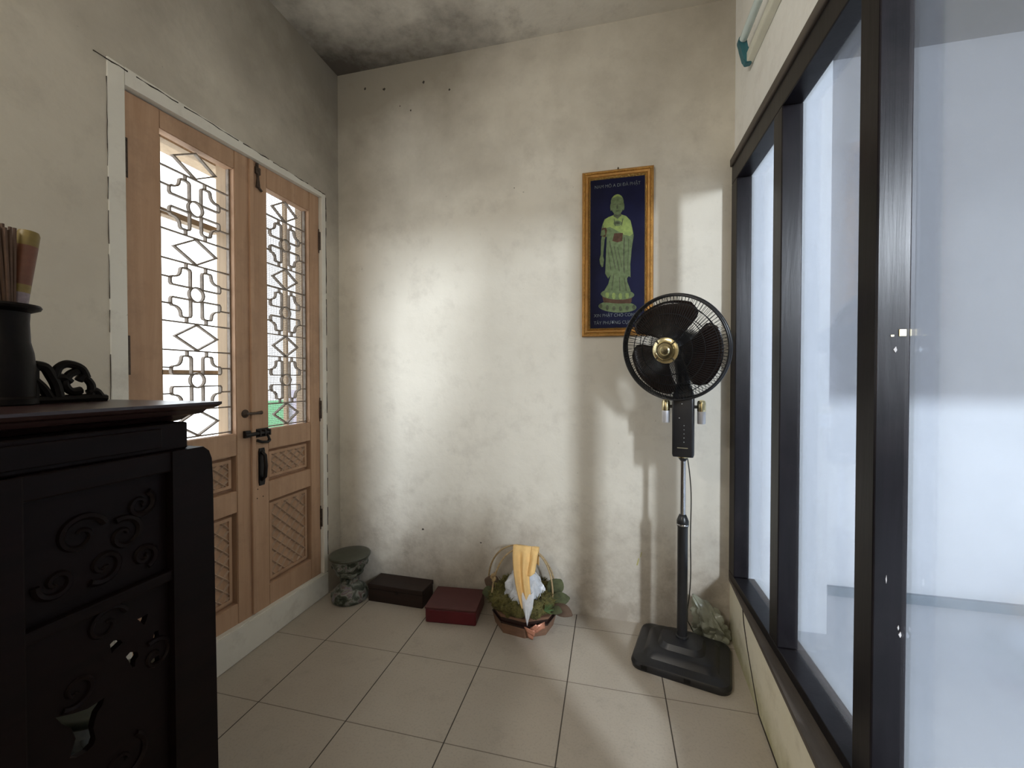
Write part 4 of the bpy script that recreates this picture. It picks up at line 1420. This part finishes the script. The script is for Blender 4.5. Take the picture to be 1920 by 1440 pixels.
for x_, y_ in ((0.03, -0.1485), (-0.12, -0.1485)):
    link('foot_slot', BX(x_ - 0.011, x_ + 0.011, y_ - 0.001, y_ + 0.002, 0.008, 0.022), M_SLOTB, bs)
# pole
autosmooth(link('lower_pole', LT([(0.024, 0.080), (0.024, 0.092), (0.0195, 0.096), (0.0195, 0.530)], n=24), M_PLASTIC, fan))
autosmooth(link('collar', LT([(0.021, 0.526), (0.0225, 0.530), (0.0225, 0.548), (0.019, 0.558), (0.013, 0.572), (0.0105, 0.574)], n=24), M_PLASTIC, fan))
autosmooth(link('collar_ring', LT([(0.0222, 0.530), (0.0232, 0.532), (0.0232, 0.535), (0.0222, 0.537)], n=24, cap=False), M_CHROME, fan))
autosmooth(link('upper_pole', LT([(0.0105, 0.57), (0.0105, 0.80)], n=20), M_CHROME, fan))
HEADA = R(-12)
# control box
cb = thing('tmp', '', '')
bpy.data.objects.remove(cb)
bm = bmesh.new()
hx, hy = 0.040, 0.028
rs = []
for s_, z in ((0.93, 0.803), (1.0, 0.812), (1.0, 0.99), (1.0, 1.035), (0.86, 1.062), (0.62, 1.085), (0.55, 1.10)):
    rs.append([bm.verts.new((x, y, z)) for x, y in rrect(hx * s_, hy * s_, 0.010 * s_, 4)])
for A, B in zip(rs, rs[1:]):
    L = len(A)
    for k in range(L):
        j = (k + 1) % L
        bm.faces.new((A[k], A[j], B[j], B[k]))
bm.faces.new(list(reversed(rs[0])))
bm.faces.new(rs[-1])
ctl = autosmooth(link('control_box', bm, M_PLASTIC, fan), 35)
ctl.rotation_euler = (0, 0, HEADA)
M_BTN = mat('button_grey', (0.16, 0.17, 0.17), 0.4)
for k in range(5):
    link('button', LT([(0.0005, 0), (0.0022, 0.0003), (0.0022, 0.001), (0.0005, 0.0015)], n=10, m=Matrix.Translation((0.004, -hy, 0.862 + 0.016 * k)) @ Matrix.Rotation(R(90), 4, 'X')), M_BTN, ctl)
bm = bmesh.new()
box(bm, -0.020, 0.018, -hy - 0.0008, -hy + 0.001, 0.8375, 0.8405)
link('nameplate_strip', bm, mat('dull_gold', (0.34, 0.31, 0.22), 0.4, metal=0.5), ctl)
for x_, z_ in ((-0.013, 0.955), (-0.004, 1.01)):
    link('indicator_dot', LT([(0.0005, 0), (0.002, 0.0003), (0.002, 0.001), (0.0005, 0.0015)], n=10, m=Matrix.Translation((x_, -hy, z_)) @ Matrix.Rotation(R(90), 4, 'X')), mat('indicator_white', (0.5, 0.5, 0.5), 0.4), ctl)
autosmooth(link('gold_collar', LT([(0.018, 0.797), (0.021, 0.799), (0.021, 0.803), (0.018, 0.804)], n=24), M_GOLD, fan))
autosmooth(link('cone', LT([(0.011, 0.785), (0.018, 0.796), (0.019, 0.799)], n=24), M_PLASTIC, fan))
# scent canisters either side
for sx_ in (-1, 1):
    c = autosmooth(link('canister', LT([(0.0, 0.980), (0.0148, 0.981), (0.0155, 0.984), (0.0155, 1.014), (0.013, 1.022), (0.006, 1.025), (0.0, 1.0255)], n=24, cap=False), M_GOLD, ctl))
    c.location = (sx_ * 0.0645, -0.002, 0.0)
    autosmooth(link('canister_cup', LT([(0.0, 0.932), (0.0135, 0.933), (0.0148, 0.936), (0.0150, 0.981)], n=24, cap=False), M_SILVER, c))
    bm = bmesh.new()
    box(bm, -0.012, 0.012, -0.006, 0.006, 0.992, 1.004, bev=0.002)
    a = link('canister_arm', bm, M_PLASTIC, c)
    a.location = (-sx_ * 0.020, 0.002, 0)
# head
hz = 1.222
AZ = R(29)          # axis turned to the left of the camera-facing direction
hd = bpy.data.objects.new('head', None)
COL.objects.link(hd)
hd.parent = fan
axis_dir = Vector((-math.sin(AZ), -math.cos(AZ), -0.17)).normalized()
hd.location = Vector((0.0, 0.0, hz)) + Vector((axis_dir.x, axis_dir.y, 0)) * 0.105
hd.rotation_euler = axis_dir.to_track_quat('Z', 'Y').to_euler()     # local +Z points out of the grille
RG = 0.194
def dome(r, front):
    f = r / RG
    return (0.062 * (1 - f ** 2.6) + 0.016) if front else -(0.052 * (1 - f ** 2.4) + 0.016)
def grille(front, nw, r_in, rings):
    bm = bmesh.new()
    for k in range(nw):
        a0 = 2 * PI * k / nw
        pts = []
        for i in range(9):
            f = i / 8
            r = r_in + (RG - 0.003 - r_in) * f
            a = a0 + (0.16 if front else -0.10) * f
            pts.append((r * math.cos(a), r * math.sin(a), dome(r, front)))
        tube(bm, pts, 0.0010, n=4, cap=False)
    for r in rings:
        z = dome(r, front)
        tube(bm, [(r * math.cos(2 * PI * i / 64), r * math.sin(2 * PI * i / 64), z) for i in range(64)], 0.0016, n=5, closed=True)
    return bm
link('rear_grille', grille(False, 84, 0.045, (0.05, 0.11, 0.15)), M_WIRE, hd)
link('front_grille', grille(True, 110, 0.046, (0.092, 0.130, 0.168)), M_WIRE, hd)
bm = bmesh.new()
for z in (0.014, -0.014):
    tube(bm, [(RG * math.cos(2 * PI * i / 80), RG * math.sin(2 * PI * i / 80), z) for i in range(80)], 0.0042, n=8, closed=True)
tube(bm, [(RG * 1.006 * math.cos(2 * PI * i / 80), RG * 1.006 * math.sin(2 * PI * i / 80), 0) for i in range(80)], 0.0062, n=8, closed=True)
link('grille_rim', bm, M_PLASTIC, hd, smooth=True)
autosmooth(link('motor_housing', LT([(0.020, -0.185), (0.045, -0.178), (0.058, -0.150), (0.062, -0.100), (0.060, -0.065), (0.050, -0.055), (0.012, -0.054)], n=32), M_PLASTIC, hd))
autosmooth(link('spindle', LT([(0.009, -0.06), (0.028, -0.030), (0.032, 0.010), (0.026, 0.028), (0.006, 0.032)], n=28), M_PLASTIC, hd))
for k, a0 in enumerate((95, 215, 335)):
    bm = bmesh.new()
    na, nr = 16, 12
    rows = []
    for i in range(nr + 1):
        f = i / nr
        r = 0.026 + (0.175 - 0.026) * f
        half = R(34 + 17 * math.sin(min(1, f * 1.15) * PI * 0.5)) * (1 if f < 0.78 else math.cos((f - 0.78) / 0.22 * 1.0) ** 0.5)
        row = []
        for j in range(na + 1):
            g_ = j / na * 2 - 1
            a = R(a0 + 10 * f) + half * g_
            z = 0.020 * g_ * (1 - 0.25 * f) + 0.004 * math.cos(g_ * 1.5)
            row.append(bm.verts.new((r * math.cos(a), r * math.sin(a), z)))
        rows.append(row)
    for A, B in zip(rows, rows[1:]):
        for j in range(na):
            bm.faces.new((A[j], A[j + 1], B[j + 1], B[j]))
    solid(link('blade', bm, M_BLADE, hd, smooth=True), 0.0018)
zb2 = dome(0.046, True)
bd = autosmooth(link('hub_badge', LT([(0.046, zb2 - 0.006), (0.048, zb2 - 0.002), (0.047, zb2 + 0.002), (0.041, zb2 + 0.0055), (0.033, zb2 + 0.0065), (0.0305, zb2 + 0.004), (0.0285, zb2 + 0.004), (0.027, zb2 + 0.0075), (0.018, zb2 + 0.0085), (0.014, zb2 + 0.012), (0.004, zb2 + 0.0135), (0.0005, zb2 + 0.0135)], n=48), M_GOLD, hd), 25)
M_SLOT = mat('slot_brown', (0.05, 0.04, 0.02), 0.5)
autosmooth(link('badge_groove', LT([(0.0315, zb2 + 0.0045), (0.0285, zb2 + 0.0045)], n=40, cap=False), M_SLOT, bd))
for k in range(4):
    bm = bmesh.new()
    for v_ in box(bm, 0.033, 0.0485, -0.0022, 0.0022, zb2 - 0.001, zb2 + 0.0072):
        v_.co = Matrix.Rotation(R(40 + 90 * k), 4, 'Z') @ v_.co
    link('badge_slot', bm, M_SLOT, bd)
# the grille wires count as one part per side; neck linking motor and control box
bm = bmesh.new()
tube(bm, [(0.0, 0.0, 1.085), (0.0, 0.004, 1.13), (-0.003, 0.0, 1.20), (-0.004, -0.004, 1.235)], [0.026, 0.030, 0.034, 0.030], n=16)
autosmooth(link('neck', bm, M_PLASTIC, fan), 40)
# cord hanging behind the pole down to the base
bm = bmesh.new()
pts = []
for i in range(30):
    f = i / 29
    pts.append((0.020 + 0.020 * math.sin(f * PI * 0.95) + 0.004 * math.sin(f * 9), 0.030 + 0.01 * math.sin(f * 3), 0.800 - 0.62 * f))
pts += [(0.03, 0.06, 0.12), (0.06, 0.10, 0.055)]
tube(bm, pts, 0.0022, n=6)
link('power_cord', bm, M_CORD, fan, smooth=True)

# ================================================================== CRUMPLED BAG IN THE CORNER
bm = bmesh.new()
def sackp(u, v):
    a = 2 * PI * u
    R_ = [0.060, 0.074, 0.072, 0.058, 0.036, 0.004]
    Z_ = [0.0, 0.012, 0.050, 0.100, 0.150, 0.178]
    f = v * (len(R_) - 1)
    i = min(int(f), len(R_) - 2)
    t_ = f - i
    r = R_[i] * (1 - t_) + R_[i + 1] * t_
    z = Z_[i] * (1 - t_) + Z_[i + 1] * t_
    k = 1 + 0.13 * math.sin(7 * a + 6 * v) + 0.07 * math.sin(13 * a - 9 * v)
    lean = v * v
    over = min(1, max(0, (z - 0.045) / 0.04)) * (1 - z / 0.2)
    return Vector((r * k * math.cos(a) * 0.92 - 0.074 * lean, r * k * math.sin(a) * (0.56 + 0.25 * over) + 0.012 * lean - 0.030 * over, z))
nu, nv = 72, 34
rows = []
for i in range(nv + 1):
    row = []
    for j in range(nu):
        p = sackp(j / nu, i / nv)
        w = min(1, p.z / 0.02)
        n_ = abs(noise.noise(p * 22 + Vector((4, 1, 2)))) - 0.25
        n2_ = abs(noise.noise(p * 48)) - 0.2
        out = Vector((p.x, p.y, 0.25 * p.z)).normalized()
        row.append(bm.verts.new(p + out * (0.028 * n_ + 0.010 * n2_) * w))
    rows.append(row)
for A, B in zip(rows, rows[1:]):
    for j in range(nu):
        k = (j + 1) % nu
        bm.faces.new((A[j], A[k], B[k], B[j]))
bm.faces.new(list(reversed(rows[0])))
o = autosmooth(link('crumpled_bag', bm, M_BAGG, None, loc=(0.428, 1.876, 0.0)), 28)
tag(o, 'crumpled grey-green bag slumped in the corner behind the fan base', 'bag')

# ================================================================== FLUORESCENT LIGHT
fl = thing('fluorescent_light', 'unlit fluorescent tube light with teal end holders high on the right wall', 'light', (XR, 1.1, 2.27))
bm = bmesh.new()
box(bm, -0.026, 0.0, -0.62, 0.60, 0.006, 0.042, bev=0.004)
link('batten', bm, M_BATTEN, fl)
bm = bmesh.new()
tube(bm, [(-0.038, 0.585, 0.090), (-0.038, -0.60, 0.090)], 0.0135, n=18)
autosmooth(link('tube', bm, M_TUBE, fl), 50)
for yy in (0.600, -0.615):
    bm = bmesh.new()
    prism(bm, [(-0.028, 0.002), (-0.006, 0.004), (-0.006, 0.040), (-0.024, 0.060), (-0.026, 0.100), (-0.036, 0.108), (-0.050, 0.104), (-0.054, 0.090), (-0.046, 0.060), (-0.036, 0.020)],
          lambda u, v, t: Vector((u, t, v)), yy - 0.012, yy + 0.014)
    bmesh.ops.bevel(bm, geom=list(bm.edges), offset=0.0025, segments=2, affect='EDGES')
    link('end_holder', bm, M_TEAL, fl)

# ================================================================== MARKS ON THE BACK WALL
bm = bmesh.new()
random.seed(17)
for (x, z, r) in ((-0.92, 2.60, 0.008), (-0.99, 2.47, 0.005), (-0.78, 2.54, 0.006), (-1.25, 2.62, 0.008), (-0.93, 0.335, 0.007), (-0.62, 0.295, 0.005), (-1.05, 2.50, 0.004), (-0.45, 2.02, 0.003), (-1.14, 2.60, 0.009)):
    n = 9
    vs_ = [bm.verts.new((x + r * random.uniform(0.5, 1.1) * math.cos(2 * PI * i / n), YB - 0.0008, z + r * random.uniform(0.5, 1.2) * math.sin(2 * PI * i / n))) for i in range(n)]
    bm.faces.new(vs_)
struct(link('trim_5', bm, mat('wall_speck', (0.05, 0.042, 0.035), 0.95)), 'small dark specks and old nail holes on the back wall')
bm = bmesh.new()
for pts in ([(0.118, 0.262), (0.124, 0.262), (0.131, 0.292), (0.127, 0.296)], [(0.134, 0.300), (0.137, 0.300), (0.142, 0.322), (0.139, 0.324)]):
    prism(bm, pts, lambda u, v, t: Vector((u, t, v)), YB - 0.0012, YB)
struct(link('trim_6', bm, mat('ochre_scrape', (0.42, 0.38, 0.16), 0.9)), 'short ochre scrape mark low on the back wall beside the fan')
